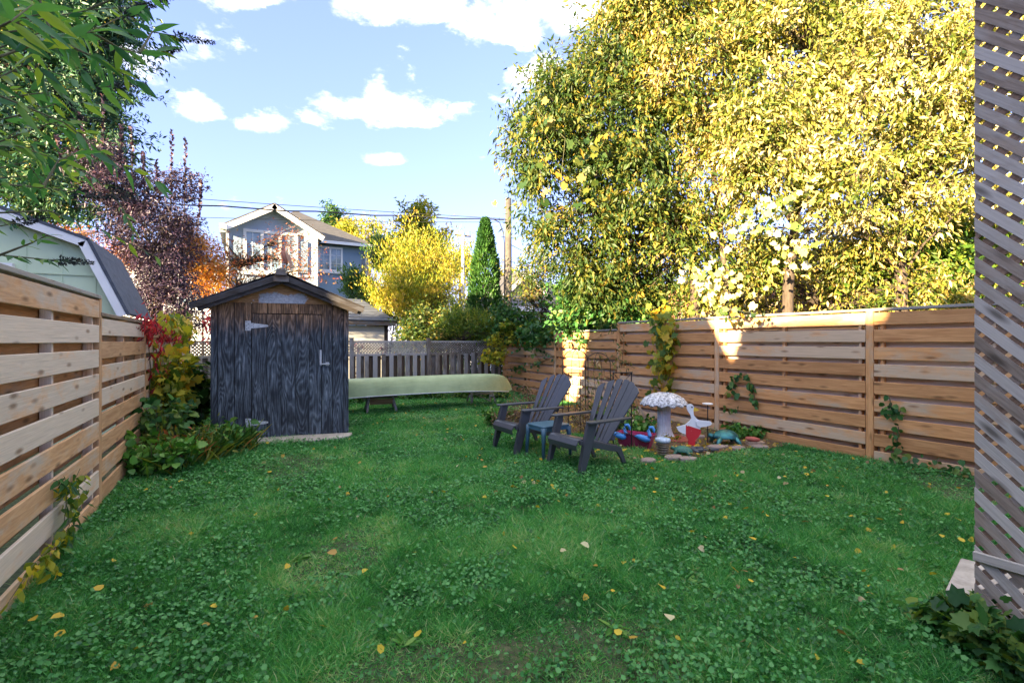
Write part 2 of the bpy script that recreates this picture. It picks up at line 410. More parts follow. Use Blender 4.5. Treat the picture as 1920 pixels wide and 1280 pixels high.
G['grape'] = leafm('grape_leaf', [(.0, (.05, .13, .02)), (.4, (.22, .27, .03)), (.75, (.52, .45, .04)), (1, (.60, .33, .03))], .45)
G['pale'] = leafm('pale_grape_leaf', [(.0, (.10, .18, .03)), (.3, (.30, .32, .07)), (.6, (.58, .52, .22)), (1, (.70, .66, .42))], .3)
G['ivy'] = leafm('ivy_leaf', [(.1, (.018, .075, .02)), (.6, (.05, .16, .035)), (1, (.14, .21, .03))], .25)
G['ivyy'] = leafm('yellow_green_leaf', [(.05, (.03, .09, .015)), (.5, (.09, .17, .02)), (.85, (.24, .28, .03)), (1, (.40, .34, .05))], .35)
G['dark'] = leafm('dark_green_leaf', [(.1, (.015, .06, .015)), (.6, (.05, .14, .025)), (1, (.14, .20, .025))], .25)
G['cedar'] = leafm('cedar_spray', [(.1, (.015, .06, .016)), (.6, (.035, .11, .02)), (1, (.10, .19, .025))], .2)
G['conifer'] = leafm('conifer_spray', [(.1, (.015, .06, .04)), (.6, (.035, .11, .05)), (.9, (.10, .15, .03)), (1, (.34, .26, .03))], .15)
G['goldcon'] = leafm('gold_conifer', [(.1, (.10, .12, .02)), (.5, (.28, .20, .03)), (1, (.42, .24, .04))], .3)
G['gold'] = leafm('gold_shrub', [(.05, (.07, .13, .012)), (.35, (.20, .24, .018)), (.7, (.42, .36, .03)), (1, (.48, .32, .06))], .35, patch=.6)
G['orange'] = leafm('orange_leaf', [(.05, (.16, .15, .02)), (.4, (.48, .22, .02)), (1, (.50, .14, .02))], .4)
G['rust'] = leafm('rust_leaf', [(.05, (.08, .10, .02)), (.4, (.36, .15, .05)), (1, (.36, .07, .05))], .35)
G['plum'] = leafm('plum_leaf', [(.05, (.02, .016, .032)), (.5, (.042, .026, .052)), (.9, (.075, .038, .066)), (1, (.15, .06, .05))], .15, .45)
G['red'] = leafm('red_creeper', [(.1, (.10, .02, .03)), (.5, (.42, .02, .05)), (1, (.60, .05, .06))], .4)
G['pink'] = leafm('burning_leaf', [(.1, (.25, .05, .04)), (.5, (.45, .14, .06)), (1, (.5, .22, .10))], .35)
G['bud'] = leafm('buddleia_leaf', [(.1, (.03, .12, .055)), (.6, (.09, .25, .08)), (1, (.26, .36, .05))], .45, .4)
G['spike'] = leafm('dry_flower_head', [(.1, (.012, .02, .025)), (1, (.05, .06, .05))], .05, .8)
G['grass'] = leafm('grass_blade', [(.02, (.018, .10, .028)), (.35, (.058, .28, .068)), (.75, (.15, .44, .13)), (1, (.50, .54, .30))], .45, .45, .22, .8, .4)
G['clover'] = leafm('creeping_leaf', [(.05, (.022, .11, .03)), (.5, (.055, .25, .06)), (1, (.13, .36, .11))], .35, .45, .25, 1.1, .4)
G['weed'] = leafm('weed_leaf', [(.05, (.03, .12, .02)), (.6, (.08, .24, .035)), (1, (.17, .32, .06))], .3, .42)
G['fallen'] = leafm('fallen_leaf', [(.1, (.55, .42, .04)), (.5, (.50, .33, .03)), (.8, (.30, .17, .07)), (1, (.55, .50, .30))], .25, .6, .1)
G['dry'] = leafm('dry_plant', [(.1, (.10, .055, .03)), (.6, (.24, .14, .08)), (1, (.36, .25, .14))], .2, .8)
G['lily'] = leafm('strap_leaf', [(.1, (.03, .09, .02)), (.6, (.09, .19, .03)), (.9, (.25, .26, .04)), (1, (.35, .10, .03))], .35)
def barkm(name, a, b):
    t = NT(name); n = t.noise(t.geo((9, 9, 2.5)), 3, 5, .65); t.bump(n, .6, .02)
    return t.done(t.ramp(n, [(.3, a), (.7, b)]), .9)
M['bark'] = barkm('bark', (.035, .026, .018), (.095, .07, .05))
M['barkd'] = barkm('dark_bark', (.03, .025, .02), (.09, .07, .055))
M['stem'] = barkm('green_stem', (.06, .07, .03), (.13, .12, .06))

# ------------------------------------------------------------------ leaf scatter
TPL = {
 'leaf': (np.array([(0, 0, 0), (.165, .42, .05), (0, 1, -.08), (-.165, .42, .05)]), np.array([(0, 1, 2), (0, 2, 3)])),
 'broad': (np.array([(0, 0, 0), (.40, .18, .05), (.34, .62, .03), (0, 1, -.10), (-.34, .62, .03), (-.40, .18, .05)]), np.array([(0, 1, 2), (0, 2, 3), (0, 3, 4), (0, 4, 5)])),
 'lance': (np.array([(0, 0, 0), (.10, .22, .03), (.12, .5, .0), (.055, .8, -.06), (0, 1, -.14), (-.055, .8, -.06), (-.12, .5, 0), (-.10, .22, .03), (0, .5, -.03)]),
           np.array([(0, 1, 8), (1, 2, 8), (2, 3, 8), (3, 4, 8), (4, 5, 8), (5, 6, 8), (6, 7, 8), (7, 0, 8)])),
 'round': (np.array([(0, -.42, 0), (.42, -.12, .05), (.30, .38, .02), (-.30, .38, .02), (-.42, -.12, .05), (0, 0, -.05)]), np.array([(5, 1, 2), (5, 2, 3), (5, 3, 4), (5, 4, 0), (5, 0, 1)])),
 'blade': (np.array([(-.5, 0, 0), (.5, 0, 0), (.1, .62, .0), (-.35, .62, .0), (0, 1, -.18)]), np.array([(0, 1, 2), (0, 2, 3), (3, 2, 4)])),
 'tri': (np.array([(-.5, 0, 0), (.5, 0, 0), (0, 1, 0)]), np.array([(0, 1, 2)])),
 'grape': (np.array([(0, 0, -.05), (.30, -.16, .03), (.52, .18, .02), (.40, .34, .05), (.46, .66, -.04), (.20, .66, .03), (0, 1.0, -.12), (-.20, .66, .03), (-.46, .66, -.04), (-.40, .34, .05), (-.52, .18, .02), (-.30, -.16, .03), (0, .35, -.03)]),
           np.array([(12, i, i+1) for i in range(0, 11)] + [(12, 11, 0)])),
}
def scatter(name, tpl, pos, axis, nrm, size, mt, parent=None, rnd=None, width=None):
    T, F = TPL[tpl]; pos = np.asarray(pos, float); n = len(pos)
    axis = np.asarray(axis, float); axis = axis/np.maximum(np.linalg.norm(axis, axis=1, keepdims=True), 1e-6)
    nrm = np.asarray(nrm, float); x = np.cross(axis, nrm); x /= np.maximum(np.linalg.norm(x, axis=1, keepdims=True), 1e-6)
    z = np.cross(x, axis); size = np.broadcast_to(np.asarray(size, float), (n,))
    wd = size if width is None else np.broadcast_to(np.asarray(width, float), (n,))
    V = pos[:, None, :] + (x*wd[:, None])[:, None, :]*T[None, :, 0:1] + (axis*size[:, None])[:, None, :]*T[None, :, 1:2] + (z*size[:, None])[:, None, :]*T[None, :, 2:3]
    k = len(T); Fa = (F[None] + (np.arange(n)*k)[:, None, None]).reshape(-1, F.shape[1])
    if rnd is None: rnd = rng.random(n)
    return mesh_np(name, V.reshape(-1, 3), Fa, mt, parent, np.repeat(rnd, k))
def rdir(n, zmul=1., zadd=0.):
    d = rng.normal(size=(n, 3)); d /= np.linalg.norm(d, axis=1, keepdims=True); d[:, 2] = d[:, 2]*zmul + zadd
    return d/np.maximum(np.linalg.norm(d, axis=1, keepdims=True), 1e-6)
def blob(px, py, D, rx, ry, rd):
    """ellipsoid blob of a crown, radii given as photo pixels across and up and metres deep"""
    return (P(px, py, D), rx/FPX*D, ry/FPX*D, rd)
def sample_blob(b, n, shell=.55):
    c, rx, rz, rd = b; d = rdir(n); r = (shell + (1-shell)*rng.random(n))**.8*rng.random(n)**.15
    q = d*r[:, None]
    right = np.array([RX, RY, 0]); fwd = np.array([FX, FY, 0])
    return np.array(c)[None] + q[:, 0:1]*right*rx + q[:, 1:2]*fwd*rd + q[:, 2:3]*np.array([0, 0, 1])*rz, q
def clusters(blobs, n):
    vol = np.array([b[1]*b[2]*max(b[3], .3) for b in blobs])**.8; cnt = np.maximum(1, (vol/vol.sum()*n).astype(int))
    A = []; Q = []
    for b, c in zip(blobs, cnt):
        a, q = sample_blob(b, c); A.append(a); Q.append(q)
    return np.concatenate(A), np.concatenate(Q)
def tree(name, label, cat, base, trunk, r0, blobs, ncl, per, size, mt, tpl='leaf', bark='bark', spread=.28, droop=.3, group=None,
         limbs=1.0, up=0, sparse=0, width=None, elong=1.0, minz=.3):
    """trunk: list of world points from the ground up"""
    root = empty(name, base, label, cat, group=group); B = Vector(base)
    mb = MB(); tr = [Vector(p) - B for p in trunk]; n = len(tr)
    rad = [max(r0*(1 - .8*i/(n-1)), .012) for i in range(n)]; mb.tube(tr, rad, 8)
    C, Q = clusters(blobs, ncl)
    if sparse:
        keep = np.array([mnoise.noise(Vector(c)*.9) > -1+sparse for c in C]); C, Q = C[keep], Q[keep]
    C = C[C[:, 2] > minz]
    trw = np.array([list(p) for p in trunk])
    # limbs: a subset of clusters is joined to the nearest suitable trunk point
    lb = MB(); m_ = len(C); sel = rng.permutation(m_)[:int(min(m_, 90 + m_*.06)*limbs)]
    done = []
    for i in sel:
        c = C[i]; cand = trw[max(1, n//3):]; dd = np.linalg.norm(cand - c, axis=1) + np.maximum(0, cand[:, 2] - c[2] + .2)*1.5
        j = int(dd.argmin()); s = Vector(cand[j]) - B; e = Vector(c) - B
        ln = (e-s).length; r = min(rad[max(1, n//3)+j]*.55, .012 + .010*ln)
        a = s.lerp(e, .35) + Vector((random.uniform(-.1, .1), random.uniform(-.1, .1), .10*ln)); b_ = s.lerp(e, .7) + Vector((random.uniform(-.1, .1), random.uniform(-.1, .1), .10*ln))
        lb.tube([s, a, b_, e], [r, r*.7, r*.42, .004], 4, False)
        done.append((a, b_, e))
    if done:      # twigs from limbs out to the other clusters
        pts = np.array([list(x) for t3 in done for x in t3[1:]])
        for i in rng.permutation(m_)[:int(min(m_, 260 + m_*.4)*limbs)]:
            c = C[i] - np.array(B); j = int(np.linalg.norm(pts - c, axis=1).argmin())
            if np.linalg.norm(pts[j]-c) > .03: lb.tube([pts[j], (Vector(pts[j])+Vector(c))/2 + Vector((0, 0, .05)), c], [.008, .006, .003], 3, False)
    mb.build('trunk', M[bark], root, True)
    if lb.V: lb.build('limbs', M[bark], root)
    # leaves
    m_ = len(C); K = m_*per; ci = np.repeat(np.arange(m_), per)
    tw = rdir(m_, .5, -.15 if not up else up); tt = rng.random(K)[:, None]; off = rng.normal(size=(K, 3))*spread*.30 + tw[ci]*(tt-.3)*spread*3.0*elong; off[:, 2] -= droop*spread*1.4*tt[:, 0]**2
    pos = C[ci] + off - np.array(B)
    ax = tw[ci]*.7 + rdir(K)*.8 + np.array([0, 0, -droop if not up else up]); nr = rdir(K, 1, .35)
    sz = size*(.45 + 1.05*rng.random(K)**1.3); tone = rng.random(m_)
    rn = np.clip(rng.random(K)*.6 + tone[ci]*.4, 0, 1)
    scatter('crown', tpl, pos, ax, nr, sz, mt, root, rn, None if width is None else sz*width)
    return root

# ------------------------------------------------------------------ ground
def gz(x, y):
    return .018*mnoise.noise(Vector((x*.9, y*.9, 3))) + .012*mnoise.noise(Vector((x*2.7, y*2.7, 1)))
def ground():
    xs = np.concatenate([[-400, -120, -40, -14], np.linspace(-5, 12, 96), [25, 60, 140, 400]])
    ys = np.concatenate([[-400, -100, -20, -5], np.linspace(-2, 16, 100), [24, 45, 120, 400]])
    V = [(x, y, gz(x, y) if -5 <= x <= 12 and -2 <= y <= 16 else 0) for y in ys for x in xs]; nx = len(xs)
    F = [(j*nx+i, j*nx+i+1, (j+1)*nx+i+1, (j+1)*nx+i) for j in range(len(ys)-1) for i in range(nx-1)]
    t = NT('soil_and_turf'); n = t.noise(t.geo(), 1.1, 5, .6); n2 = t.noise(t.geo(), 24, 4, .7)
    c = t.ramp(n2, [(.35, (.012, .022, .008)), (.6, (.05, .075, .025)), (.8, (.15, .12, .065))])
    c = t.mix(t.ramp(n, [(.56, 0), (.68, .6)]), c, (.14, .11, .065)); t.bump(n2, .8, .02)
    o = mesh('ground', V, F, t.done(c, .95), smooth=True); tag(o, kind='structure')
ground()

# bed of earth and dead leaves in front of the right-hand fence
def inbed(x, y):
    return x > 5.15 - .75*np.clip((y-5.0)/3.2, 0, 1) - .5*np.clip((y-8.0)/2, 0, 1) + .25*np.sin(y*2.3) and 4.3 < y < 9.8
def bed():
    V = []; F = []; ys = np.linspace(4.35, 9.7, 60); k = 16
    for y in ys:
        x0 = 5.15 - .75*min(max((y-5.0)/3.2, 0), 1) - .5*min(max((y-8.0)/2, 0), 1) + .25*math.sin(y*2.3)
        e = min((y-4.35)/.5, (9.7-y)/.5, 1); x0 = 7.3 - (7.3-x0)*max(e, .02)**.5
        for i in range(k):
            x = x0 + (7.3-x0)*i/(k-1); V.append((x, y, gz(x, y) + .02*min(i, 3)/3 + .006))
    for j in range(len(ys)-1):
        for i in range(k-1): F.append((j*k+i, j*k+i+1, (j+1)*k+i+1, (j+1)*k+i))
    t = NT('bed_mulch'); n2 = t.noise(t.geo(), 38, 5, .7); n = t.noise(t.geo(), 6, 3)
    c = t.ramp(n2, [(.3, (.03, .02, .012)), (.5, (.12, .07, .035)), (.68, (.33, .20, .07))]); t.bump(n2, 1, .03)
    tag(mesh('garden_bed_soil', V, F, t.done(c, .95), smooth=True), kind='structure')
bed()

# ------------------------------------------------------------------ horizontal shadowbox fences
def post(name_root, x, y, z1, mt, depth=.12, w=.10):
    return box('post', (x, y, z1/2 - .06), (w, depth, z1 + .12), mt, name_root, (0, 0, R(90)), .004) if 0 else vpost(name_root, x, y, z1, mt, depth, w)
def vpost(root, x, y, z1, mt, depth, w):
    L_ = z1 + .12
    o = link(bpy.data.objects.new('post', boxmesh(L_, w, depth, mt, .005)), root)
    o.rotation_euler = (R(90), R(-90), 0)    # local X up
    o.rotation_euler = Matrix(((0, 0, 1), (0, 1, 0), (1, 0, 0))).to_euler() if 0 else Matrix(((0, 0, -1), (0, 1, 0), (1, 0, 0))).to_euler()
    o.location = (x, y, z1/2 - .06); return o
ROTY = Matrix(((0, -1, 0), (1, 0, 0), (0, 0, 1))).to_euler()       # local X -> world Y
def fence_run(root, x, side, secs, mf, mbk, mp):
    """fence along Y at x; side=+1: the face turned to the yard looks to +X. secs: (y0, y1, height)"""
    ys = {}
    for y0, y1, H in secs:
        for yy in (y0, y1): ys[yy] = max(ys.get(yy, 0), H)
    ori = Vector(root.location)
    for yy, H in ys.items(): vpost(root, x-ori.x, yy-ori.y, H-.004, mp, .135, .09)
    for y0, y1, H in secs:
        ln = y1 - y0 - .10; yc = (y0+y1)/2 - ori.y; n = 9 if H > 1.9 else 8
        top = H - .035
        box('cap_rail', (x-ori.x, (y0+y1)/2-ori.y, H - .0175 + .02), (y1-y0-.004, .15, .035), M['cap'], root, ROTY, .004)
        for i in range(n):
            zc = top - .0825 - i*.230 + random.uniform(-.004, .004)
            tilt = random.uniform(-.0025, .0025)
            b = box('board', (x-ori.x + side*.0535 + random.uniform(-.002, .002), yc, zc), (ln, .024, .165), mf, root, (0, 0, ROTY.z), .004)
            b.rotation_euler = (tilt, 0, ROTY.z)
        for i in range(n):
            zc = top - .0825 - .115 - i*.230 + random.uniform(-.006, .006)
            if zc < .04: continue
            b = box('back_board', (x-ori.x - side*.0535, yc, zc), (ln, .024, .150), mbk, root, ROTY, .003)
        for f in (.035, .5, .965):
            yy = y0 + .05 + (y1-y0-.1)*f
            o = link(bpy.data.objects.new('stud', boxmesh(top, .038, .070, mp, .003)), root)
            o.rotation_euler = Matrix(((0, 0, -1), (0, 1, 0), (1, 0, 0))).to_euler(); o.location = (x-ori.x, yy-ori.y, top/2)

fl = empty('wooden_fence', (-1.26, 5.98, 0), 'pale cedar board fence along the left side, stepping down past its tall near panel', 'fence')
fence_run(fl, -1.26, 1, [(-1.34, 1.10, 2.0), (1.10, 3.54, 2.0), (3.54, 5.98, 2.0), (5.98, 8.42, 1.84), (8.42, 10.86, 1.84), (10.86, 13.72, 1.84)], M['fence_l'], M['fence_lb'], M['fence_l'])
fr = empty('wooden_fence', (7.42, 5.74, 0), 'brown cedar board fence along the right side behind the birdbath and duck', 'fence')
fence_run(fr, 7.42, -1, [(-1.54, .90, 2.0), (.90, 3.34, 2.0), (3.34, 5.74, 2.0), (5.74, 8.32, 2.0), (8.32, 10.84, 1.84), (10.84, 13.8, 1.84)], M['fence_r'], M['fence_rb'], M['fence_r'])

# ------------------------------------------------------------------ back fence: upright boards with lattice on top
BF = 13.85
fb = empty('back_fence', (3.1, BF, 0), 'weathered grey upright board fence with lattice top across the back, behind the canoe', 'fence')
def upb(name, x, y, z0, z1, w, t, mt, root, ori):
    o = link(bpy.data.objects.new(name, boxmesh(z1-z0, t, w, mt, .003)), root)
    # local X up, local Z along world X
    o.rotation_euler = Matrix(((0, 0, 1), (0, -1, 0), (1, 0, 0))).to_euler(); o.location = (x-ori[0], y-ori[1], (z0+z1)/2); return o
X = -1.15; k = 0
posts = [-1.14, .74, 2.62, 4.84, 7.22]
while X < 7.3:
    if min(abs(X-p) for p in posts) > .09 or k % 2:
        w = .125 + random.uniform(-.008, .008)
        if k % 2 == 0: upb('board', X, BF-.055, .04+random.uniform(-.03, .02), 1.22+random.uniform(-.012, .008), round(w, 3), .018, M['old'], fb, (3.1, BF))
        else: upb('back_board', X, BF+.03, .05, 1.20, .135, .016, M['oldbrown'], fb, (3.1, BF))
    X += .112 + (0.012 if k % 3 == 0 else 0); k += 1
for p in posts: upb('post', p, BF-.035, 0, 1.66, .10, .10, M['old'], fb, (3.1, BF)); box('post_cap', (p-3.1, -.035, 1.672), (.12, .12, .024), M['old'], fb)
for a, b in zip(posts[:-1], posts[1:]):
    for z, h in ((1.575, .05), (1.205, .07), (.32, .08)):
        box('rail', ((a+b)/2-3.1, 0 if z > 1.5 else -.008, z), (b-a-.104, .036, h), M['old'], fb)
    for s, nm, yo in ((1, 'lattice', -.016), (-1, 'lattice', .000)):
        mb = MB(); x = a - .35
        z0, z1 = 1.242, 1.548; hgt = z1-z0
        while x < b + .35:
            # 45 degree slat clipped to the bay
            xa, xb = (x, x+hgt) if s > 0 else (x+hgt, x)
            ta, tb = 0., 1.
            lo, hi = a+.052, b-.052
            def f(t): return xa + (xb-xa)*t
            ts = [t for t in np.linspace(0, 1, 25) if lo <= f(t) <= hi]
            if len(ts) > 2:
                p0 = Vector((f(ts[0])-3.1, yo, z0+hgt*ts[0])); p1 = Vector((f(ts[-1])-3.1, yo, z0+hgt*ts[-1]))
                d = (p1-p0).normalized(); nn = Vector((-d.z, 0, d.x))
                mb.prism([(0, -.017), ((p1-p0).length, -.017), ((p1-p0).length, .017), (0, .017)], p0, d, nn, (0, 1, 0), .007)
            x += .082
        o = mb.build(nm, M['old'], fb); tag(o, kind='stuff')

# ------------------------------------------------------------------ old shed
A10 = -R(10)
shed_o = Vector((-.44, 8.86, 0)); SW, SDp, SH = 2.04, 1.75, 2.20
shed = empty('garden_shed', shed_o, 'old weathered grey plywood shed with dark gable roof at the left of the lawn', 'shed', A10)
grooves = [0, .095, .30, .50, .72, .93, 1.135, 1.345, 1.585, 1.745, 1.955, 2.04]
doorL, doorR, doorZ = .57, 1.615, 2.02
def plank(name, x0, x1, z0, z1, y=0, t=.018, parent=shed, mt='ply'):
    mb = MB(); g = .008; mb.box(((x0+x1)/2, y, (z0+z1)/2), (x1-x0-g, t, z1-z0)); return mb.build(name, M[mt], parent, bevel=.002)
for a, b in ((0, .095), (.095, .33), (.33, .57)): plank('plank', a, b, .02, SH, 0 if a else -.012)
for a, b in ((1.615, 1.78), (1.78, 1.955), (1.955, 2.04)): plank('plank', a, b, .02, SH, 0 if b < 2 else -.012)
for a, b in ((.57, .80), (.80, 1.03), (1.03, 1.26), (1.26, 1.615)): plank('plank', a, b, doorZ+.012, SH)
door = MB(); door.box(((doorL+doorR)/2, .014, (doorZ+.03)/2+.0), (doorR-doorL-.012, .012, doorZ-.03)); door = door.build('door', M['ply'], shed)
ds = [.57, .79, 1.0, 1.21, 1.42, 1.615]
for a, b in zip(ds[:-1], ds[1:]):
    plank('plank', a+(.006 if a == .57 else 0), b-(.006 if b == 1.615 else 0), .03, doorZ, -.002, .018, door)
mb = MB(); mb.box((SW/2, .05, 1.1), (SW-.02, .04, 2.17)); mb.build('wall', M['trim'], shed)
for xx in (.012, SW-.012):
    mb = MB(); mb.box((xx, SDp/2+.03, SH/2), (.02, SDp-.08, SH)); mb.build('wall', M['ply'], shed)
mb = MB(); mb.box((SW/2, SDp, SH/2), (SW, .02, SH)); mb.build('wall', M['ply'], shed)
AP = 2.66; OVX = .235; OVY = .16
sl = (AP-.02 - 2.13)/(SW/2+OVX)
zr = lambda x: AP - abs(x-SW/2)*sl
# gable board
mb = MB(); pts = [(0, SH-.0), (SW, SH-.0)]
top = [(SW, zr(SW)-.02), (SW/2, AP-.03), (0, zr(0)-.02)]
mb.prism([(0.0, SH+.002), (SW, SH+.002), (SW, zr(SW)-.05), (SW/2, AP-.06), (0, zr(0)-.05)], (0, -.004, 0), (1, 0, 0), (0, 0, 1), (0, -1, 0), .016)
mb.build('gable_board', M['gable'], shed)
mb = MB(); mb.prism([(0.0, SH+.002), (SW, SH+.002), (SW, zr(SW)-.05), (SW/2, AP-.06), (0, zr(0)-.05)], (0, SDp, 0), (1, 0, 0), (0, 0, 1), (0, -1, 0), .016)
mb.build('gable_board', M['ply'], shed)
for s in (-1, 1):
    dirv = Vector((s*(SW/2+OVX), 0, -(SW/2+OVX)*sl)); ln = dirv.length; d = dirv.normalized(); nrm = Vector((s*d.z*-1*s, 0, abs(d.x)));
    nrm = Vector((-d.z, 0, d.x)) if s > 0 else Vector((d.z, 0, -d.x)); nrm = nrm if nrm.z > 0 else -nrm
    o = Vector((SW/2, 0, AP))
    mb = MB(); mb.prism([(0, -OVY), (ln, -OVY), (ln, SDp+.12), (0, SDp+.12)], o, d, (0, 1, 0), nrm, .022); rf = mb.build('roof', M['trim'], shed)
    # three courses of old roll roofing lapped over the deck
    for j in range(6):
        a, b = ln*(1-(j+1)/6), ln*(1-j/6)+.012
        mb = MB(); mb.prism([(a, -OVY-.012), (b, -OVY-.012), (b, SDp+.13), (a, SDp+.13)], o + nrm*(.016+.0045*j), d, (0, 1, 0), nrm, .006); mb.build('roofing_strip', M['sh_shed'], rf)
    # double fascia on the front edge
    mb = MB(); mb.prism([(0, 0), (ln+.02, 0), (ln+.02, .075), (0, .075)], o + Vector((0, -OVY-.012, 0)) - nrm*.085, d, nrm, (0, 1, 0), .022); mb.build('fascia', M['trim'], shed)
    mb = MB(); mb.prism([(0, 0), (ln-.06, 0), (ln-.06, .07), (0, .07)], o + Vector((0, -OVY+.016, 0)) - nrm*.145, d, nrm, (0, 1, 0), .022); mb.build('fascia', M['trim'], shed)
mb = MB(); mb.box((SW/2, -OVY-.03, AP-.085), (.22, .02, .095)); mb.build('apex_board', M['oldbrown'], shed)
mb = MB(); mb.prism([(-.085, -.03), (.085, -.03), (.055, .07), (-.055, .07)], (SW/2, -OVY-.04, AP-.0), (1, 0, 0), (0, 0, 1), (0, 1, 0), .09); mb.build('apex_block', M['oldbrown'], shed)
def hinge(z, flip=1):
    root = MB(); root.box((.515, -.016, z), (.062, .006, .155)); root.box((.557, -.02, z), (.016, .014, .15)); h = root.build('hinge', M['galv'], shed)
    mb = MB(); mb.prism([(.562, z-.045), (.562, z+.045), (.80, z+.016), (.815, z), (.80, z-.016)], (0, -.0165, 0), (1, 0, 0), (0, 0, 1), (0, 1, 0), .005); mb.build('strap', M['galv'], h)
    mb = MB()
    for bx, bz in ((.50, .055), (.50, 0), (.50, -.055), (.53, .03), (.53, -.03), (.60, .02), (.60, -.02), (.68, 0), (.78, 0)):
        mb.box((bx, -.0215, z+bz), (.010, .006, .010))
    mb.build('screws', M['black'], h)
hinge(1.83); hinge(.28)
mb = MB(); mb.box((1.597, -.017, 1.33), (.03, .008, .22)); la = mb.build('hasp', M['galv'], shed)
mb = MB(); mb.box((1.66, -.026, 1.205), (.15, .022, .022)); mb.box((1.70, -.02, 1.205), (.05, .012, .06)); mb.box((1.60, -.02, 1.205), (.03, .012, .06)); mb.tube([(1.60, -.045, 1.205), (1.735, -.045, 1.205)], .006, 6); mb.build('bolt', M['galv'], la)
mb = MB()
mb.prism([(.55, -.42), (1.1, -.52), (1.7, -.46), (2.05, -.30), (2.10, -.03), (1.2, .0), (.45, -.03)], (.0, 0, .0), (1, 0, 0), (0, 1, 0), (0, 0, 1), .09)
sb = mb.build('paving_slab', M['concrete'], None, bevel=.012); sb.location = shed_o; sb.rotation_euler = (0, 0, A10)
tag(sb, 'worn concrete slab lying in the grass before the shed door', 'slab')
# rusty bird ornament on a stake at the roof peak
q = shed_o + Matrix.Rotation(A10, 3, 'Z') @ Vector((SW/2+.07, -.16, AP+.03))
bird = empty('bird_ornament', q, 'rusty brown bird ornament on a stake above the old shed roof peak', 'ornament', A10)
mb = MB(); mb.tube([(0, 0, 0), (0, 0, .16)], .006, 5); mb.build('stake', M['rustwire'], bird)
M['rust'] = plain('rusty_paint', (.33, .13, .08), .7, var=.3, sc=12)
M['rustl'] = plain('tan_paint', (.45, .26, .16), .7, var=.2, sc=12)
mb = MB(); mb.add(*tube_geo([(-.045, 0, .36), (-.04, 0, .33), (-.03, 0, .27), (-.01, 0, .21), (.0, 0, .15), (.02, 0, .12)], [.012, .038, .048, .042, .026, .006], 10)); mb.build('body', M['rust'], bird, True)
mb = MB(); mb.prism([(-.02, .32), (.03, .30), (.075, .22), (.09, .13), (.085, .05), (.06, .06), (.045, .14), (.01, .22)], (0, -.04, 0), (1, 0, 0), (0, 0, 1), (0, 1, 0), .018); mb.build('wing', M['rustl'], bird, bevel=.004)
mb = MB(); mb.add(*tube_geo([(-.05, 0, .40), (-.055, 0, .375), (-.045, 0, .34)], [.008, .028, .022], 8)); mb.build('head', M['rust'], bird, True)

# ------------------------------------------------------------------ canoe on sawhorses
def canoe():
    Lh = 2.45; V = []; F = []; ns = 33; nc = 13
    for i in range(ns):
        t = math.sin(math.pi/2*(-1 + 2*i/(ns-1))); a = abs(t)
        w = .43*(1 - a**2.4)**.75 + .004; keel = .36 - .05*a**6 ; 
        sheer = .0 + (-.115)*a**2.6          # upside down: the ends of the gunwale hang lower
        endx = 0
        for j in range(nc):
            s = -1 + 2*j/(nc-1); u = abs(s)
            y = w*math.copysign(1 - (1-u)**1.9 if u < 1 else 1, s) if 0 else w*math.copysign(u**.62, s)
            z = sheer + (keel - sheer)*(1 - u**3.0)*(1 - a**26*.9)
            xx = t*Lh + math.copysign(.10*(1-u**2)*-(a**10), t)
            V.append((xx, y, z))
    for i in range(ns-1):
        for j in range(nc-1): F.append((i*nc+j, (i+1)*nc+j, (i+1)*nc+j+1, i*nc+j+1))
    for i in (0, ns-1): F.append(tuple(i*nc+j for j in range(nc)))
    return V, F
c0 = Vector((3.42, 10.92, .41)); ROTC = R(-5)
cn = empty('canoe', c0, 'faded green canoe lying upside down on two sawhorses before the back fence', 'canoe', ROTC)
V, F = canoe(); hull = mesh('hull', V, F, M['canoe'], cn, True)
hull.rotation_euler = (0, R(-.6), 0)
for s in (-1, 1):
    mb = MB(); pts = [V[i*13 + (0 if s < 0 else 12)] for i in range(33)]
    mb.tube([(p[0], p[1]+s*.008, p[2]) for p in pts], .014, 5); g_ = mb.build('gunwale', M['galv'], cn, True); g_.rotation_euler = (0, R(-.6), 0)
def sawhorse(c, rz, label, panel):
    r = empty('sawhorse', c, label, 'sawhorse', rz, 'sawhorses under the canoe')
    for s in (-1, 1):
        for e in (-1, 1):
            mb = MB(); a = Vector((s*.26, e*.04, .36)); b = Vector((s*.33, e*.22, -.02)); mb.tube([b, a], .030, 4); mb.build('leg', M['old'], r)
        mb = MB(); mb.box((s*.285, 0, .19), (.02, .30, .06)); mb.build('brace', M['old'], r)
    box('beam', (0, 0, .335), (.76, .05, .085), M['old'], r)
    if panel: box('panel', (0, -.13, .235), (.50, .02, .14), M['rawwood'], r, (R(25), 0, 0))
    else:
        mb = MB(); mb.tube([(-.26, -.14, .28), (.20, -.18, .06)], .014, 4); mb.build('brace', M['old'], r)
        box('brace', (0, -.12, .26), (.5, .018, .04), M['old'], r)
for (px, py, rz, lb, pn) in ((716, 772, R(-6), 'low grey sawhorse with a brown panel, under the left end of the canoe', True), (906, 757, R(-6), 'open grey sawhorse with a diagonal brace, under the right end of the canoe', False)):
    D = FPX*CZ/(py-640); q = P(px, py, D); sawhorse((q.x, q.y + .12, 0), rz, lb, pn)

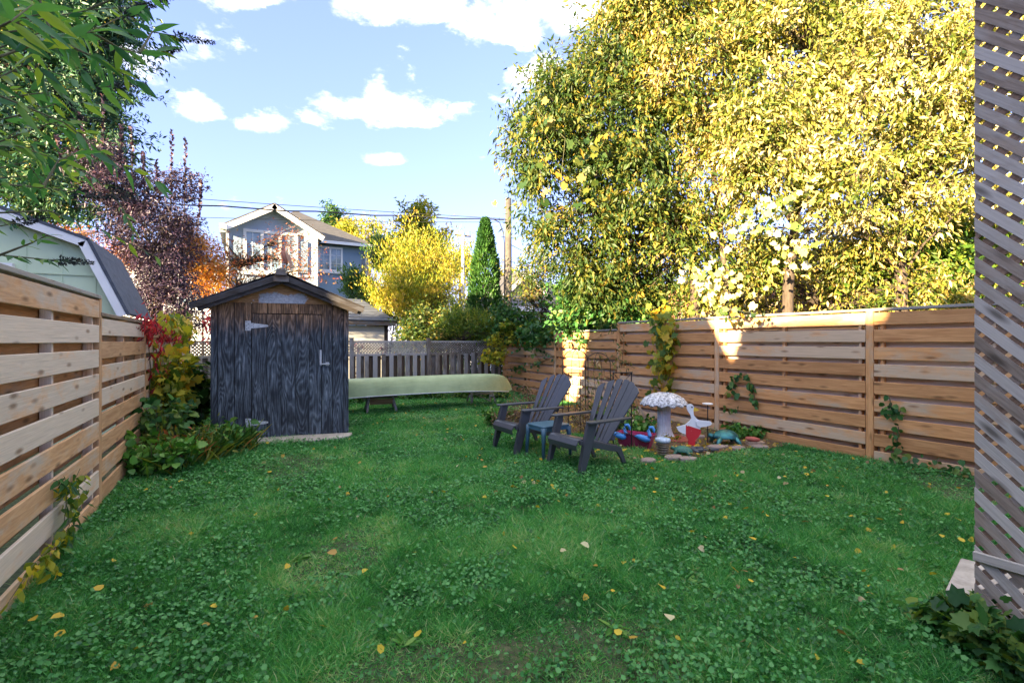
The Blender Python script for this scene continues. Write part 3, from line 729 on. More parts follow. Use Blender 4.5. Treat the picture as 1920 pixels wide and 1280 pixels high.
# ------------------------------------------------------------------ adirondack chairs
def make_chair(loc, rz, label):
    r = empty('adirondack_chair', loc, label, 'chair', rz, 'adirondack chairs on the lawn'); mt = M['chair']
    # seat: curved sheet with slots between slats across
    prof = [(.365, .275), (.375, .325), (.345, .375), (.28, .385), (.15, .355), (.0, .315), (-.15, .275), (-.23, .262)]
    for k in range(5):
        pass
    hw = .245; px_ = [p[0] for p in prof[3:]]; pz_ = [p[1] for p in prof[3:]]
    def zs(x): return float(np.interp(-x, [-v for v in px_], pz_))
    for k, seg in enumerate(([prof[0], prof[1], prof[2], (.29, zs(.28)+.001)], [(.275, zs(.275)), (.15, zs(.15))], [(.138, zs(.138)), (.02, zs(.02))], [(.008, zs(.008)), (-.11, zs(-.11))], [(-.122, zs(-.122)), (-.23, zs(-.23))])):
        mb = MB(); Vv = []; Fv = []
        for (x, z) in seg: Vv += [(x, -hw, z), (x, hw, z), (x-.006, -hw, z-.016), (x-.006, hw, z-.016)]
        for i in range(len(seg)-1):
            a = i*4; b = a+4; Fv += [(a, a+1, b+1, b), (a+2, b+2, b+3, a+3), (a, b, b+2, a+2), (a+1, a+3, b+3, b+1)]
        e_ = len(seg)*4; Fv += [(0, 2, 3, 1), (e_-4, e_-3, e_-1, e_-2)]
        mb.add(Vv, Fv); mb.build('seat_slat', mt, r)
    # back: fan of six slats
    o = Vector((-.165, 0, .255)); U = Vector((0, 1, 0)); Vb = Vector((-.50, 0, .87)).normalized(); N = U.cross(Vb)
    n = 6; Hb = .86
    def arc(u): return Hb - .165*(abs(u)/.35)**2.1
    for i in range(n):
        b0, b1 = -.195 + .39*i/n, -.195 + .39*(i+1)/n; t0, t1 = -.35 + .70*i/n, -.35 + .70*(i+1)/n; g = .0085
        pl = [(b0+g, 0), (b1-g, 0)]
        m1 = t1-g*1.2; m0 = t0+g*1.2
        for f in (1, .75, .5, .25, 0):
            u = m0 + (m1-m0)*f; pl.append((u, arc(u) - (.010 if f in (0, 1) else 0)))
        mb = MB(); cv = -.035*((i-2.5)/2.5)**2
        mb.prism(pl, o - N*cv, U, Vb, N, .018); s = mb.build('back_slat', mt, r, bevel=.004)
    for v, w in ((.33, .235), (.10, .20)):
        mb = MB(); c = o + Vb*v - N*-.028 if 0 else o + Vb*v - N*.026; 
        mb.prism([(-w, -.03), (w, -.03), (w, .03), (-w, .03)], c, U, Vb, N, .02); mb.build('back_rail', mt, r, bevel=.003)
    for s in (-1, 1):
        # arm
        mb = MB(); mb.prism([(.255, -.035), (.27, .0), (.265, .045), (.20, .062), (-.10, .055), (-.36, .035), (-.40, .0), (-.36, -.03), (-.1, -.032), (.2, -.045)] if s > 0 else
                            [(.255, .035), (.27, 0), (.265, -.045), (.20, -.062), (-.10, -.055), (-.36, -.035), (-.40, 0), (-.36, .03), (-.1, .032), (.2, .045)],
                            (0, s*.298, .575), (1, 0, 0), (0, 1, 0), (0, 0, 1), .026)
        mb.build('arm', mt, r, bevel=.006)
        # front leg: broad channel splayed forward
        mb = MB(); poly = [(.235, .562), (.115, .562), (.165, .36), (.300, -.02), (.362, -.02), (.345, .10), (.295, .34)]
        mb.prism(poly, (0, s*.285, 0), (1, 0, 0), (0, 0, 1), (0, 1, 0), .014)
        mb.prism([(.235, .562), (.222, .562), (.283, .34), (.335, .10), (.352, -.02), (.362, -.02), (.345, .10), (.295, .34)], (0, s*.268, 0), (1, 0, 0), (0, 0, 1), (0, 1, 0), .045)
        mb.build('front_leg', mt, r, bevel=.002)
        # side rail and rear leg
        mb = MB(); poly = [(.33, .33), (.33, .375), (.15, .345), (-.20, .262), (-.27, .235), (-.33, .10), (-.375, -.02), (-.33, -.02), (-.275, .10), (-.215, .185), (-.05, .225), (.18, .285)]
        mb.prism(poly, (0, s*.252, 0), (1, 0, 0), (0, 0, 1), (0, 1, 0), .03); mb.build('rear_leg', mt, r, bevel=.003)
    r.scale = (1.12, 1.12, 1.07); return r
make_chair((3.84, 4.93, 0), R(180+4), 'dark brown plastic adirondack chair nearer the camera, right of the blue side table')
make_chair((3.68, 6.17, 0), R(180+2), 'dark brown plastic adirondack chair farther back, left of the blue side table')

tb = empty('side_table', (3.66, 5.55, 0), 'small blue-grey plastic side table between the two adirondack chairs', 'table', R(4))
mb = MB(); pl = []
hw, hd, cr = .235, .20, .05
for (sx, sy, a0) in ((1, 1, 0), (-1, 1, 90), (-1, -1, 180), (1, -1, 270)):
    for a in (0, 30, 60, 90): pl.append((sx*(hw-cr)+cr*math.cos(R(a0+a)), sy*(hd-cr)+cr*math.sin(R(a0+a))))
mb.prism(pl, (0, 0, .448), (1, 0, 0), (0, 1, 0), (0, 0, 1), .022); mb.build('table_top', M['table'], tb, bevel=.006)
mb = MB(); n = len(pl); Vv = [(p[0]*.96, p[1]*.96, .44) for p in pl] + [(p[0]*.965, p[1]*.965, .39) for p in pl]
mb.add(Vv, [(i, (i+1) % n, n+(i+1) % n, n+i) for i in range(n)]); mb.build('apron', M['table'], tb)
for sx in (-1, 1):
    for sy in (-1, 1):
        mb = MB(); a = [(sx*.205, sy*.17, .435), (sx*.215, sy*.18, .33), (sx*.232, sy*.195, -.02)]
        mb.tube(a, [.042, .030, .019], 6); mb.build('leg', M['table'], tb, True)

# ------------------------------------------------------------------ garden ornaments
def gp(px, py):
    D = FPX*CZ/(py-640); q = P(px, py, D); return Vector((q.x, q.y, 0)), D
q = P(1245, 822, 7.85)
bb = empty('birdbath', (q.x, q.y, .0), 'white fluted birdbath with a mottled scalloped bowl turned over on its column', 'birdbath')
flute = lambda a, i: 1 - .11*(abs(math.sin(a*10))**.6) if 3 <= i <= 9 else 1
mb = MB(); mb.lathe([(.19, 0), (.19, .03), (.165, .05), (.152, .075), (.138, .10), (.118, .16), (.108, .24), (.104, .34), (.104, .44), (.108, .54), (.125, .56), (.125, .585)], seg=80, mod=flute); mb.build('column', M['column'], bb, True)
mb = MB(); sc_ = lambda a, i: 1 + (.085*abs(math.sin(a*7)) if i < 7 else 0)
mb.lathe([(.30, .565), (.345, .555), (.352, .575), (.33, .61), (.29, .665), (.235, .715), (.165, .752), (.13, .762), (.12, .745), (.05, .742)], seg=84, mod=sc_); mb.V = [(x, y, z + (.014*math.cos(14*math.atan2(y, x)) if math.hypot(x, y) > .26 else 0) - (.018 if z > .70 else 0)) for x, y, z in mb.V]; mb.build('bowl', M['bath'], bb, True)
tag(mesh('paver', *(lambda b: (b.V, b.F))(MB().lathe([(.27, 0), (.275, .035), (.265, .05)], seg=24)), M['redstone'], None, loc=(q.x+.12, q.y-.22, .0)), 'round dull red paver beside the foot of the birdbath', 'paver')

# goose cut from board
gq, gD = gp(1303, 837); gq.z = 0
gs = empty('goose_cutout', gq, 'painted white wooden goose cutout with red lower body and yellow feet beside the birdbath', 'ornament', -YAW-R(2))
def cp(pts):   # crop pixels (x 6.4, origin 1140,720) -> metres in the goose's own plane
    s = gD/FPX/6.4; return [((x-1045)*s, (745-y)*s) for x, y in pts]
body = cp([(828, 512), (935, 478), (985, 435), (1003, 405), (990, 360), (960, 318), (948, 285), (952, 255), (970, 237), (1000, 234), (1022, 248), (1034, 275), (1032, 300), (1026, 335), (1032, 370), (1060, 405), (1100, 432), (1110, 520), (1100, 535), (935, 485), (934, 598), (900, 588), (850, 560)])
mb = MB(); mb.prism(body, (0, 0, 0), (1, 0, 0), (0, 0, 1), (0, 1, 0), .022); mb.build('body', M['duckw'], gs)
red = cp([(936, 484), (1114, 540), (1112, 585), (1085, 630), (1048, 660), (1044, 732), (968, 732), (968, 665), (945, 625), (936, 598)])
mb = MB(); mb.prism(red, (0, -.0005, 0), (1, 0, 0), (0, 0, 1), (0, 1, 0), .026); mb.build('legs_and_belly', M['duckr'], gs)
wing = cp([(1050, 440), (1090, 425), (1170, 432), (1225, 438), (1240, 465), (1225, 485), (1170, 500), (1095, 510), (1060, 485)])
mb = MB(); mb.prism(wing, (0, -.022, 0), (1, 0, 0), (0, 0, 1), (0, 1, 0), .016); mb.build('wing', M['duckw'], gs, bevel=.002)
mb = MB(); mb.prism(cp([(1030, 275), (1060, 282), (1095, 305), (1062, 318), (1024, 320)]), (0, -.002, 0), (1, 0, 0), (0, 0, 1), (0, 1, 0), .024); mb.build('beak', M['yellow'], gs)
mb = MB(); mb.prism([(.012*math.cos(a*.7854)+cp([(1007, 271)])[0][0], .012*math.sin(a*.7854)+cp([(1007, 271)])[0][1]) for a in range(8)], (0, -.013, 0), (1, 0, 0), (0, 0, 1), (0, 1, 0), .006); mb.build('eye', M['black'], gs)
for xx in (920, 1010):
    mb = MB(); mb.prism(cp([(xx, 738), (xx+40, 722), (xx+90, 742), (xx+85, 758), (xx+10, 752)]), (0, -.02, 0), (1, 0, 0), (0, 0, 1), (0, 1, 0), .05); mb.build('foot', M['yellow'], gs)

# turtles
def turtle(loc, rz, L_, label, mt, legz):
    r = empty('turtle_ornament', loc, label, 'ornament', rz)
    mb = MB(); prof = [(1.0, 0), (1.02, .05), (.93, .22), (.75, .40), (.5, .53), (.22, .60), (.02, .61)]
    V = []; seg = 26
    m2 = MB(); m2.lathe([(p[0]*L_/2, p[1]*L_/2*1.05 + legz) for p in prof], seg=seg, mod=lambda a, i: 1+.03*math.cos(a*6)); m2.V = [(x, y*.72, z) for x, y, z in m2.V]; m2.build('shell', mt, r, True)
    m3 = MB(); m3.tube([(L_*.42, 0, legz+.005), (L_*.52, 0, legz+.03), (L_*.60, 0, legz+.035), (L_*.66, 0, legz+.02)], [.02*L_/.3, .03*L_/.3, .034*L_/.3, .012], 8); m3.build('head', mt, r, True)
    for sx in (-1, 1):
        for sy in (-1, 1):
            m4 = MB(); m4.tube([(sx*L_*.28, sy*L_*.22, legz+.01), (sx*L_*.40, sy*L_*.32, legz*.5), (sx*L_*.44, sy*L_*.36, -.01)], [.05*L_/.45, .035*L_/.45, .03*L_/.45], 6); m4.build('leg', mt, r, True)
    return r
g1, _ = gp(1360, 834); turtle((g1.x, g1.y, 0), R(-29+180), .40, 'large blue-green metal turtle standing on its legs beside the fence post', M['turtle'], .11)
g1, _ = gp(1281, 852); turtle((g1.x, g1.y, 0), R(-29+150), .25, 'small green turtle ornament in front of the white goose cutout', M['turtle2'], .045)
g1, _ = gp(1320, 848)
mb = MB()
for k in range(9):
    mb.box((random.uniform(-.16, .16), random.uniform(-.08, .08), .02+random.uniform(0, .025)), (random.uniform(.06, .14), random.uniform(.05, .1), .03), Matrix.Rotation(random.uniform(0, 3), 3, 'Z') @ Matrix.Rotation(random.uniform(-.3, .3), 3, 'X'))
tag(mb.build('slate_chips', M['slate'], None, bevel=.004, loc=(g1.x, g1.y, .01), rot=(0, 0, -YAW)), 'low heap of dark slate chips in front of the white goose', 'stones', kind='stuff')
g1, _ = gp(1416, 837)
bk = box('brick', (g1.x, g1.y, .045), (.24, .12, .075), M['brickblock'], None, (0, 0, -YAW-.1), .005); tag(bk, 'single buff brick lying near the base of the right fence', 'brick')
m2 = MB(); m2.lathe([(.02, 0), (.062, .005), (.085, .03), (.075, .055), (.03, .068), (.005, .07)], seg=14); m2.V = [(x*1.35, y*.7, z) for x, y, z in m2.V]
tag(m2.build('red_stone', M['redstone'], None, True, loc=(g1.x-.05, g1.y+.01, .083), rot=(0, R(6), -YAW)), 'smooth red stone resting on top of the buff brick', 'stone')

# swan planter trough
g1, _ = gp(1196, 842)
pl_ = empty('swan_planter', (g1.x+.05, g1.y+.1, .0), 'burgundy trough planter with two bright blue swan figures, left of the birdbath', 'planter', R(-62))
mb = MB(); a, b = (.27, .12), (.21, .085); Z0, Z1 = .02, .21
Vv = [(-b[0], -b[1], Z0), (b[0], -b[1], Z0), (b[0], b[1], Z0), (-b[0], b[1], Z0), (-a[0], -a[1], Z1), (a[0], -a[1], Z1), (a[0], a[1], Z1), (-a[0], a[1], Z1),
      (-a[0]+.02, -a[1]+.02, Z1), (a[0]-.02, -a[1]+.02, Z1), (a[0]-.02, a[1]-.02, Z1), (-a[0]+.02, a[1]-.02, Z1), (-b[0], -b[1]+.01, Z0+.08), (b[0], -b[1]+.01, Z0+.08), (b[0], b[1]-.01, Z0+.08), (-b[0], b[1]-.01, Z0+.08)]
Fv = [(3, 2, 1, 0)] + [(i, (i+1) % 4, 4+(i+1) % 4, 4+i) for i in range(4)] + [(4+i, 4+(i+1) % 4, 8+(i+1) % 4, 8+i) for i in range(4)] + [(8+i, 8+(i+1) % 4, 12+(i+1) % 4, 12+i) for i in range(4)] + [(12, 13, 14, 15)]
mb.add(Vv, Fv); mb.build('trough', M['burg'], pl_)
mb = MB(); mb.tube([(-a[0], -a[1], Z1), (a[0], -a[1], Z1), (a[0], a[1], Z1), (-a[0], a[1], Z1), (-a[0], -a[1], Z1)], .012, 5); mb.build('rim', M['burg'], pl_)
for s, dx in ((1, .16), (-1, -.20)):
    x0 = dx; y0 = -.13
    sw = MB(); sw.tube([(x0-.14, y0+.02, .20), (x0-.05, y0, .19), (x0+.05, y0-.01, .17), (x0+.10, y0-.01, .16)], [.012, .045, .05, .02], 8); sw = sw.build('swan', M['blue'], pl_, True)
    mb = MB(); mb.tube([(x0+.07, y0-.01, .17), (x0+.10, y0-.01, .23), (x0+.075, y0-.01, .30), (x0+.095, y0-.01, .345), (x0+.135, y0-.01, .35), (x0+.155, y0-.01, .315), (x0+.16, y0-.01, .27)], [.032, .028, .024, .024, .026, .022, .008], 8); mb.build('neck', M['blue'], sw, True)
# ringed pot
g1, _ = gp(1243, 854)
rp = empty('ringed_pot', (g1.x, g1.y, 0), 'small stacked ring pot with pale blue rim in front of the birdbath', 'pot')
mb = MB()
prof = []
for k in range(5):
    z = .015 + k*.034; prof += [(.062+.006*k*.5, z), (.078+.004*k, z+.010), (.078+.004*k, z+.022), (.062+.003*k, z+.031)]
mb.lathe(prof, seg=24); mb.build('body', plain('brown_glaze', (.13, .10, .06), .35, var=.6, sc=10), rp, True)
mb = MB(); mb.lathe([(.070, .185), (.10, .195), (.104, .215), (.098, .24), (.082, .243), (.078, .215)], seg=24); mb.build('rim', plain('pale_blue_glaze', (.45, .55, .66), .35, var=.3, sc=20), rp, True)
# solar stake light
g1, _ = gp(1327, 834)
sk = empty('stake_light', (g1.x, g1.y, 0), 'thin black stake light with flat white top behind the goose wing', 'lamp')
mb = MB(); mb.tube([(0, 0, -.05), (0, 0, .62)], .008, 6); mb.build('stake', M['iron'], sk)
mb = MB(); mb.lathe([(.03, .615), (.075, .622), (.08, .635), (.05, .642)], seg=18); mb.build('cap', M['white'], sk)
g1, _ = gp(1226, 822); 
mb = MB(); A_ = P(1199, 762, 8.3); B_ = P(1229, 826, 7.9); B_.z = -.02; mb.tube([A_, B_], .022, 4)
tag(mb.build('wooden_stake', M['rawwood'], None), 'leaning orange-brown wooden stake left of the birdbath column', 'stake')

# flagstones at the bed's edge
FSL = iter(['flat pinkish flagstone in front of the large metal turtle', 'flat stone between the large turtle and the buff brick', 'wide flat stone behind the goose feet', 'flat stone under the stake light', 'flat stone in front of the small green turtle', 'flat pinkish stone just before the buff brick', 'small flat stone left of the ringed pot', 'small flat stone nearest the grass before the goose'])
for (px, py, sx, sy, rz) in [(1345, 842, .34, .22, .2), (1385, 845, .30, .2, .9), (1300, 822, .42, .24, .1), (1340, 822, .34, .2, 1.2), (1262, 862, .3, .2, .5), (1425, 842, .28, .2, .3), (1215, 868, .28, .18, .8), (1290, 865, .26, .17, .2)]:
    g1, _ = gp(px, py); n = 7; pl = [(sx/2*math.cos(2*math.pi*k/n)*random.uniform(.85, 1.1), sy/2*math.sin(2*math.pi*k/n)*random.uniform(.85, 1.1)) for k in range(n)]
    mb = MB(); mb.prism(pl, (0, 0, 0), (1, 0, 0), (0, 1, 0), (0, 0, 1), .05)
    o = mb.build('flagstone', M['stone'], None, bevel=.008, loc=(g1.x, g1.y, .03), rot=(0, 0, rz-YAW))
    tag(o, next(FSL), 'flagstone', 'flagstones along the garden bed')

# trellises
def sq_trellis(c, rz, w, h, label):
    r = empty('trellis', c, label, 'trellis', rz)
    mb = MB()
    for s in (-1, 1): mb.tube([(s*w/2, 0, -.1), (s*w/2, 0, h)], .009, 4)
    mb.tube([(-w/2-.008, 0, h), (w/2+.008, 0, h)], .009, 4); mb.tube([(-w/2, 0, .25), (w/2, 0, .25)], .006, 4); mb.build('frame', M['iron'], r)
    mb = MB(); z = h
    while z > .3:
        z2 = z - w*1.15
        mb.tube([(-w/2, 0, z), (w/2, .002, z2)], .0035, 3, False); mb.tube([(w/2, 0, z), (-w/2, -.002, z2)], .0035, 3, False)
        for s in (-1, 1): mb.tube([(s*w/2, 0, z), (s*w*.12, 0, z-w*.55), (s*w/2, 0, z2)], .003, 3, False)
        z = z2
    mb.build('lattice_wire', M['iron'], r); return r
q = P(1077, 820, 8.0); sq_trellis((q.x, q.y, 0), -YAW+R(34), .26, 1.06, 'black square-topped wire trellis behind the farther adirondack chair')
q = P(1167, 840, 7.0); sq_trellis((q.x, q.y, 0), -YAW+R(4), .27, 1.13, 'black square-topped wire trellis behind the nearer adirondack chair')
def arch_trellis(c, rz, w, h, label):
    r = empty('trellis', c, label, 'trellis', rz); mb = MB(); rr = w/2
    pts = [(-rr, 0, -.1)] + [(-rr*math.cos(a), 0, h-rr+rr*math.sin(a)) for a in np.linspace(0, math.pi, 15)] + [(rr, 0, -.1)]; mb.tube(pts, .009, 4)
    for f in (.33,):
        pts = [(-rr*f*math.cos(a), 0, (h-.01)-rr*1.6+rr*1.6*math.sin(a)) for a in np.linspace(0, math.pi, 13)]; mb.tube(pts, .006, 3); mb.tube([(pts[0]), (-rr*.2, 0, h-rr*3), (0, 0, .2)], .005, 3); mb.tube([(pts[-1]), (rr*.2, 0, h-rr*3), (0, 0, .2)], .004, 3)
    mb.build('frame', M['rustwire'], r)
    mb = MB()
    for s in (-1, 1):
        for k in range(4):
            cz = h - rr - .15 - k*.26; mb.tube([(s*(rr-.06)+.055*math.cos(a), 0, cz+.07*math.sin(a)) for a in np.linspace(0, 5.4, 12)], .0035, 3)
    mb.build('scroll', M['rustwire'], r); return r
q = P(1079, 790, 9.3); arch_trellis((q.x, q.y, 0), -YAW+R(8), .50, 1.43, 'tall round-topped rusty wire trellis, left one of the arched pair by the fence')
q = P(1121, 790, 9.0); arch_trellis((q.x, q.y, 0), -YAW-R(6), .46, 1.37, 'slightly shorter round-topped wire trellis, right one of the arched pair by the fence')

# ------------------------------------------------------------------ lattice screen at the right, close to the camera
LX = 3.585
ls = empty('lattice_screen', (LX, .6, 0), 'tall grey weathered lattice screen standing close at the right edge', 'lattice')
y0, y1, z0, z1 = -.75, 1.105, .0, 3.9
for s, mt, xo, nm in ((1, 'lattice', -.006, 'slat'), (-1, 'latticeb', .006, 'back_slat')):
    # a slat follows z = c + s*(y1 - y)*-1 ...
    c = z0 - 2.2
    while c < z1 + 2.2:
        # line: z = c + s*(y - y0)
        ya, yb = y0, y1
        za, zb = c + s*(ya-y0), c + s*(yb-y0)
        pts = []
        for (u, v, w_) in ((ya, za, zb),):
            pass
        t0, t1 = 0., 1.
        if zb != za:
            ta = (z0-za)/(zb-za); tb_ = (z1-za)/(zb-za); lo, hi = min(ta, tb_), max(ta, tb_); t0, t1 = max(t0, lo), min(t1, hi)
        if t1 - t0 > .02:
            p0 = Vector((xo, ya+(yb-ya)*t0-.6, za+(zb-za)*t0)); p1 = Vector((xo, ya+(yb-ya)*t1-.6, za+(zb-za)*t1)); ln = (p1-p0).length
            hw = .0262; d = (p1-p0).normalized()
            # ends cut plumb with the screen's edge
            e = hw if True else 0
            dy = 1 if d.y > 0 else -1
            mesh_ = MB(); e2 = hw*(d.z/d.y)
            sk0, sk1 = (-e2*1., e2*1.)
            mesh_.prism([(0+hw*d.z*0, -hw), (ln - (hw if t1 == 1 else 0)*s, -hw), (ln + (hw if t1 == 1 else 0)*s, hw), (0, hw)], (0, 0, 0), (1, 0, 0), (0, 0, 1), (0, -1, 0), .0105)
            o = mesh_.build(nm, M[mt], ls)
            X_ = d; Y_ = Vector((1, 0, 0)) ; Z_ = X_.cross(Y_)
            if Z_.z < 0: Y_ = -Y_; Z_ = X_.cross(Y_)
            o.matrix_local = Matrix.Translation(p0) @ Matrix((X_, Y_, Z_)).transposed().to_4x4()
        c += .1075
# low rail board nailed across, and post behind
box('rail', (-.028, .255-.6+.0, .39), (1.70, .022, .052), M['lattice'], ls, (0, 0, R(90)), .004)
o = link(bpy.data.objects.new('post', boxmesh(3.9, .09, .09, M['latticeb'], .004)), ls); o.rotation_euler = Matrix(((0, 0, -1), (0, 1, 0), (1, 0, 0))).to_euler(); o.location = (.06, -.35-.6+.35, 1.95)
# timber step edge below it
q = P(1800, 1086, 2.95)
tag(box('step', (3.95, 1.08, .11), (.62, .46, .045), M['concrete'], None, (0, 0, R(12)), .006), 'corner of a pale flat step sticking out beside the lattice screen', 'step')
tag(box('step_block', (3.96, 1.10, .045), (.45, .42, .09), M['trim'], None, (0, 0, R(12)), .006), 'dark block under the pale step by the lattice screen', 'block')

# ------------------------------------------------------------------ buildings
def quad(name, pts, mt, parent, t=0.0):
    return mesh(name, pts, [tuple(range(len(pts)))], mt, parent)
def bx(name, x0, x1, y0, y1, z0, z1, mt, parent, ori, ch=0):
    mb = MB(); mb.box(((x0+x1)/2-ori[0], (y0+y1)/2-ori[1], (z0+z1)/2), (x1-x0, y1-y0, z1-z0)); return mb.build(name, mt, parent, bevel=ch)
def window(parent, x0, x1, z0, z1, y, ori, cols=2, fw=.06, mt='white', grid=0):
    """window in a wall facing -Y"""
    mb = MB(); ox, oy = ori
    for (a, b, c, d) in ((x0, x1, z0, z0+fw), (x0, x1, z1-fw, z1), (x0, x0+fw, z0+fw, z1-fw), (x1-fw, x1, z0+fw, z1-fw)):
        mb.box(((a+b)/2-ox, y-.05-oy, (c+d)/2), (b-a, .10, d-c))
    for k in range(1, cols):
        xx = x0 + (x1-x0)*k/cols; mb.box((xx-ox, y-.045-oy, (z0+z1)/2), (fw, .09, z1-z0-2*fw))
    f = mb.build('window', M[mt], parent)
    mb = MB(); mb.box(((x0+x1)/2-ox, y-.02-oy, (z0+z1)/2), (x1-x0-2*fw, .02, z1-z0-2*fw)); mb.build('pane', M['glass'], f)
    if grid:
        mb = MB()
        for k in range(cols):
            a = x0+(x1-x0)*k/cols; b = x0+(x1-x0)*(k+1)/cols
            mb.box(((a+b)/2-ox, y-.038-oy, (z0+z1)/2), (.02, .012, z1-z0-2*fw))
            for g in (1, 2): mb.box(((a+b)/2-ox, y-.038-oy, z0+(z1-z0)*g/3), (b-a-fw, .012, .02))
        mb.build('muntins', M[mt], f)
    return f

# grey two-storey house
O = (2.9, 28.0); H_ = empty('house', (O[0], O[1], 0), 'pale grey stucco two-storey house with a gable and brown hipped roof beyond the back fence', 'house')
gy = 28.0; xl, xr = -.72, 3.55; ez = 7.25; ap = 8.62
mb = MB(); mb.prism([(xl, 0), (xr, 0), (xr, ez), ((xl+xr)/2, ap-.12), (xl, ez)], (-O[0], gy-O[1]+.15, 0), (1, 0, 0), (0, 0, 1), (0, -1, 0), .3); mb.build('gable_wall', M['stucco_l'], H_)
bx('wall', xr-.22, xr-.002, gy+.302, 29.5, 0, 7.2, M['stucco_l'], H_, O)
bx('wall', 3.56, 6.55, 29.5, 37, 0, 7.15, M['stucco'], H_, O); bx('wall', xl, xl+.25, gy+.302, 37, 0, 7.15, M['stucco_l'], H_, O)
cx = (xl+xr)/2; slp = (ap-7.22)/(cx-xl+.25)
for s in (-1, 1):
    d = Vector((s*(cx-xl+.30), 0, -(cx-xl+.30)*slp)); ln = d.length; d.normalize(); nrm = Vector((-d.z*s, 0, abs(d.x))) if s > 0 else Vector((d.z, 0, -d.x))
    if nrm.z < 0: nrm = -nrm
    mb = MB(); mb.prism([(0, -.55), (ln, -.55), (ln, 4.5), (0, 4.5)], (cx-O[0], gy-O[1], ap), d, (0, 1, 0), nrm, .08); rf = mb.build('gable_roof', M['sh_brown'], H_)
    mb = MB(); mb.prism([(0, 0), (ln, 0), (ln, .26), (0, .26)], (cx-O[0]-nrm.x*.30, gy-O[1]-.58, ap-nrm.z*.30), d, nrm, (0, 1, 0), .05); mb.build('barge_board', M['white'], H_)
    mb = MB(); mb.prism([(0, -.5), (ln, -.5), (ln, 0), (0, 0)], (cx-O[0]-nrm.x*.06, gy-O[1], ap-nrm.z*.06), d, (0, 1, 0), nrm, .02); mb.build('soffit', M['white'], H_)
# hip roof
e = [(xl-.3, 29.1), (6.95, 29.1), (6.95, 37.3), (xl-.3, 37.3)]; rd = [(2.95, 33.0, 9.75), (2.95, 34.2, 9.75)]
V = [(x-O[0], y-O[1], 7.30) for x, y in e] + [(x-O[0], y-O[1], z) for x, y, z in rd]
mesh('hip_roof', V, [(0, 1, 4), (1, 2, 5, 4), (2, 3, 5), (3, 0, 4, 5), (3, 2, 1, 0)], M['sh_brown'], H_)
bx('gutter', 3.60, 7.02, 29.0, 29.1, 7.14, 7.30, M['white'], H_, O)
bx('gutter', 6.96, 7.06, 29.1, 37.3, 7.14, 7.30, M['white'], H_, O)
mb = MB(); mb.box((6.42-O[0], 29.42-O[1], 4.6), (.12, .10, 5.1)); mb.build('downspout', M['white'], H_)
mb = MB(); mb.box((xl-.12-O[0], 27.6-O[1], 7.15), (.3, .9, .25)); mb.build('gutter', M['white'], H_)
mb = MB(); mb.box((xl+.05-O[0], 27.93-O[1], 3.6), (.12, .10, 7.0)); mb.build('downspout', M['white'], H_)
window(H_, .02, 2.55, 5.1, 7.28, gy, O, 3, .14, grid=1); window(H_, 3.72, 5.08, 5.62, 7.02, 29.5, O, 2, .10, grid=1)
bx('sill', 3.62, 5.18, 29.38, 29.5, 5.50, 5.615, M['white'], H_, O); bx('sill', -.08, 2.65, 27.86, 28.0, 4.98, 5.095, M['white'], H_, O)
for a in (2.70, -.42): bx('shutter', a, a+.34, 27.94, 28.0, 5.2, 6.9, M['stucco'], H_, O)
# house left of it
O2 = (-4, 34); H2 = empty('house', (-4, 34, 0), 'white sided house half hidden behind the orange bush at the left', 'house')
bx('wall', -7, -1.3, 33, 40, 0, 6.0, M['white'], H2, O2); mesh('roof', [(-3.4, -1.4, 6), (3.1, -1.4, 6), (3.1, 6.4, 6), (-3.4, 6.4, 6), (-.1, 2, 7.6), (-.1, 3, 7.6)], [(0, 1, 4), (1, 2, 5, 4), (2, 3, 5), (3, 0, 4, 5), (3, 2, 1, 0)], M['sh_brown'], H2)
window(H2, -3.2, -2.0, 3.6, 5.0, 33, O2, 2)

# small garage with blue-grey shingles
O3 = (3, 18.3); H3 = empty('garage', (3, 18.3, 0), 'small cream-sided garage with dark blue shingled hip roof behind the back fence beside the shed', 'garage')
bx('wall', .6, 4.75, 18.32, 22.3, 0, 2.16, M['siding'], H3, O3)
z = .95
while z < 2.05:
    mb = MB(); mb.prism([(0, 0), (.026, 0), (.010, .118), (0, .118)], (.62-O3[0], 18.319-O3[1], z), (0, -1, 0), (0, 0, 1), (1, 0, 0), .001)
    V = [(.62-3, -.001, z), (.62-3, -.03, z), (.62-3, -.012, z+.13), (.62-3, -.001, z+.13), (4.68-3, -.001, z), (4.68-3, -.03, z), (4.68-3, -.012, z+.13), (4.68-3, -.001, z+.13)]
    mesh('siding_board', V, [(0, 1, 5, 4), (1, 2, 6, 5), (2, 3, 7, 6), (0, 3, 2, 1), (4, 5, 6, 7)], M['siding'], H3); z += .132
bx('corner_board', 4.66, 4.80, 18.26, 18.33, 0, 2.16, M['trim'], H3, O3)
bx('fascia', .3, 5.02, 17.98, 18.04, 2.18, 2.33, M['oldbrown'], H3, O3); bx('fascia', 4.96, 5.02, 18.045, 22.6, 2.18, 2.33, M['oldbrown'], H3, O3)
e = [(.3, 17.95), (5.05, 17.95), (5.05, 22.6), (.3, 22.6)]; 
V = [(x-3, y-18.3, 2.34) for x, y in e] + [(2.6-3, 20.2-18.3, 3.30), (3.35+.95-3-.1, 20.2-18.3, 3.30)]
hr = mesh('roof', V, [(0, 1, 5, 4), (1, 2, 5), (2, 3, 4, 5), (3, 0, 4), (3, 2, 1, 0)], M['sh_dark'], H3)
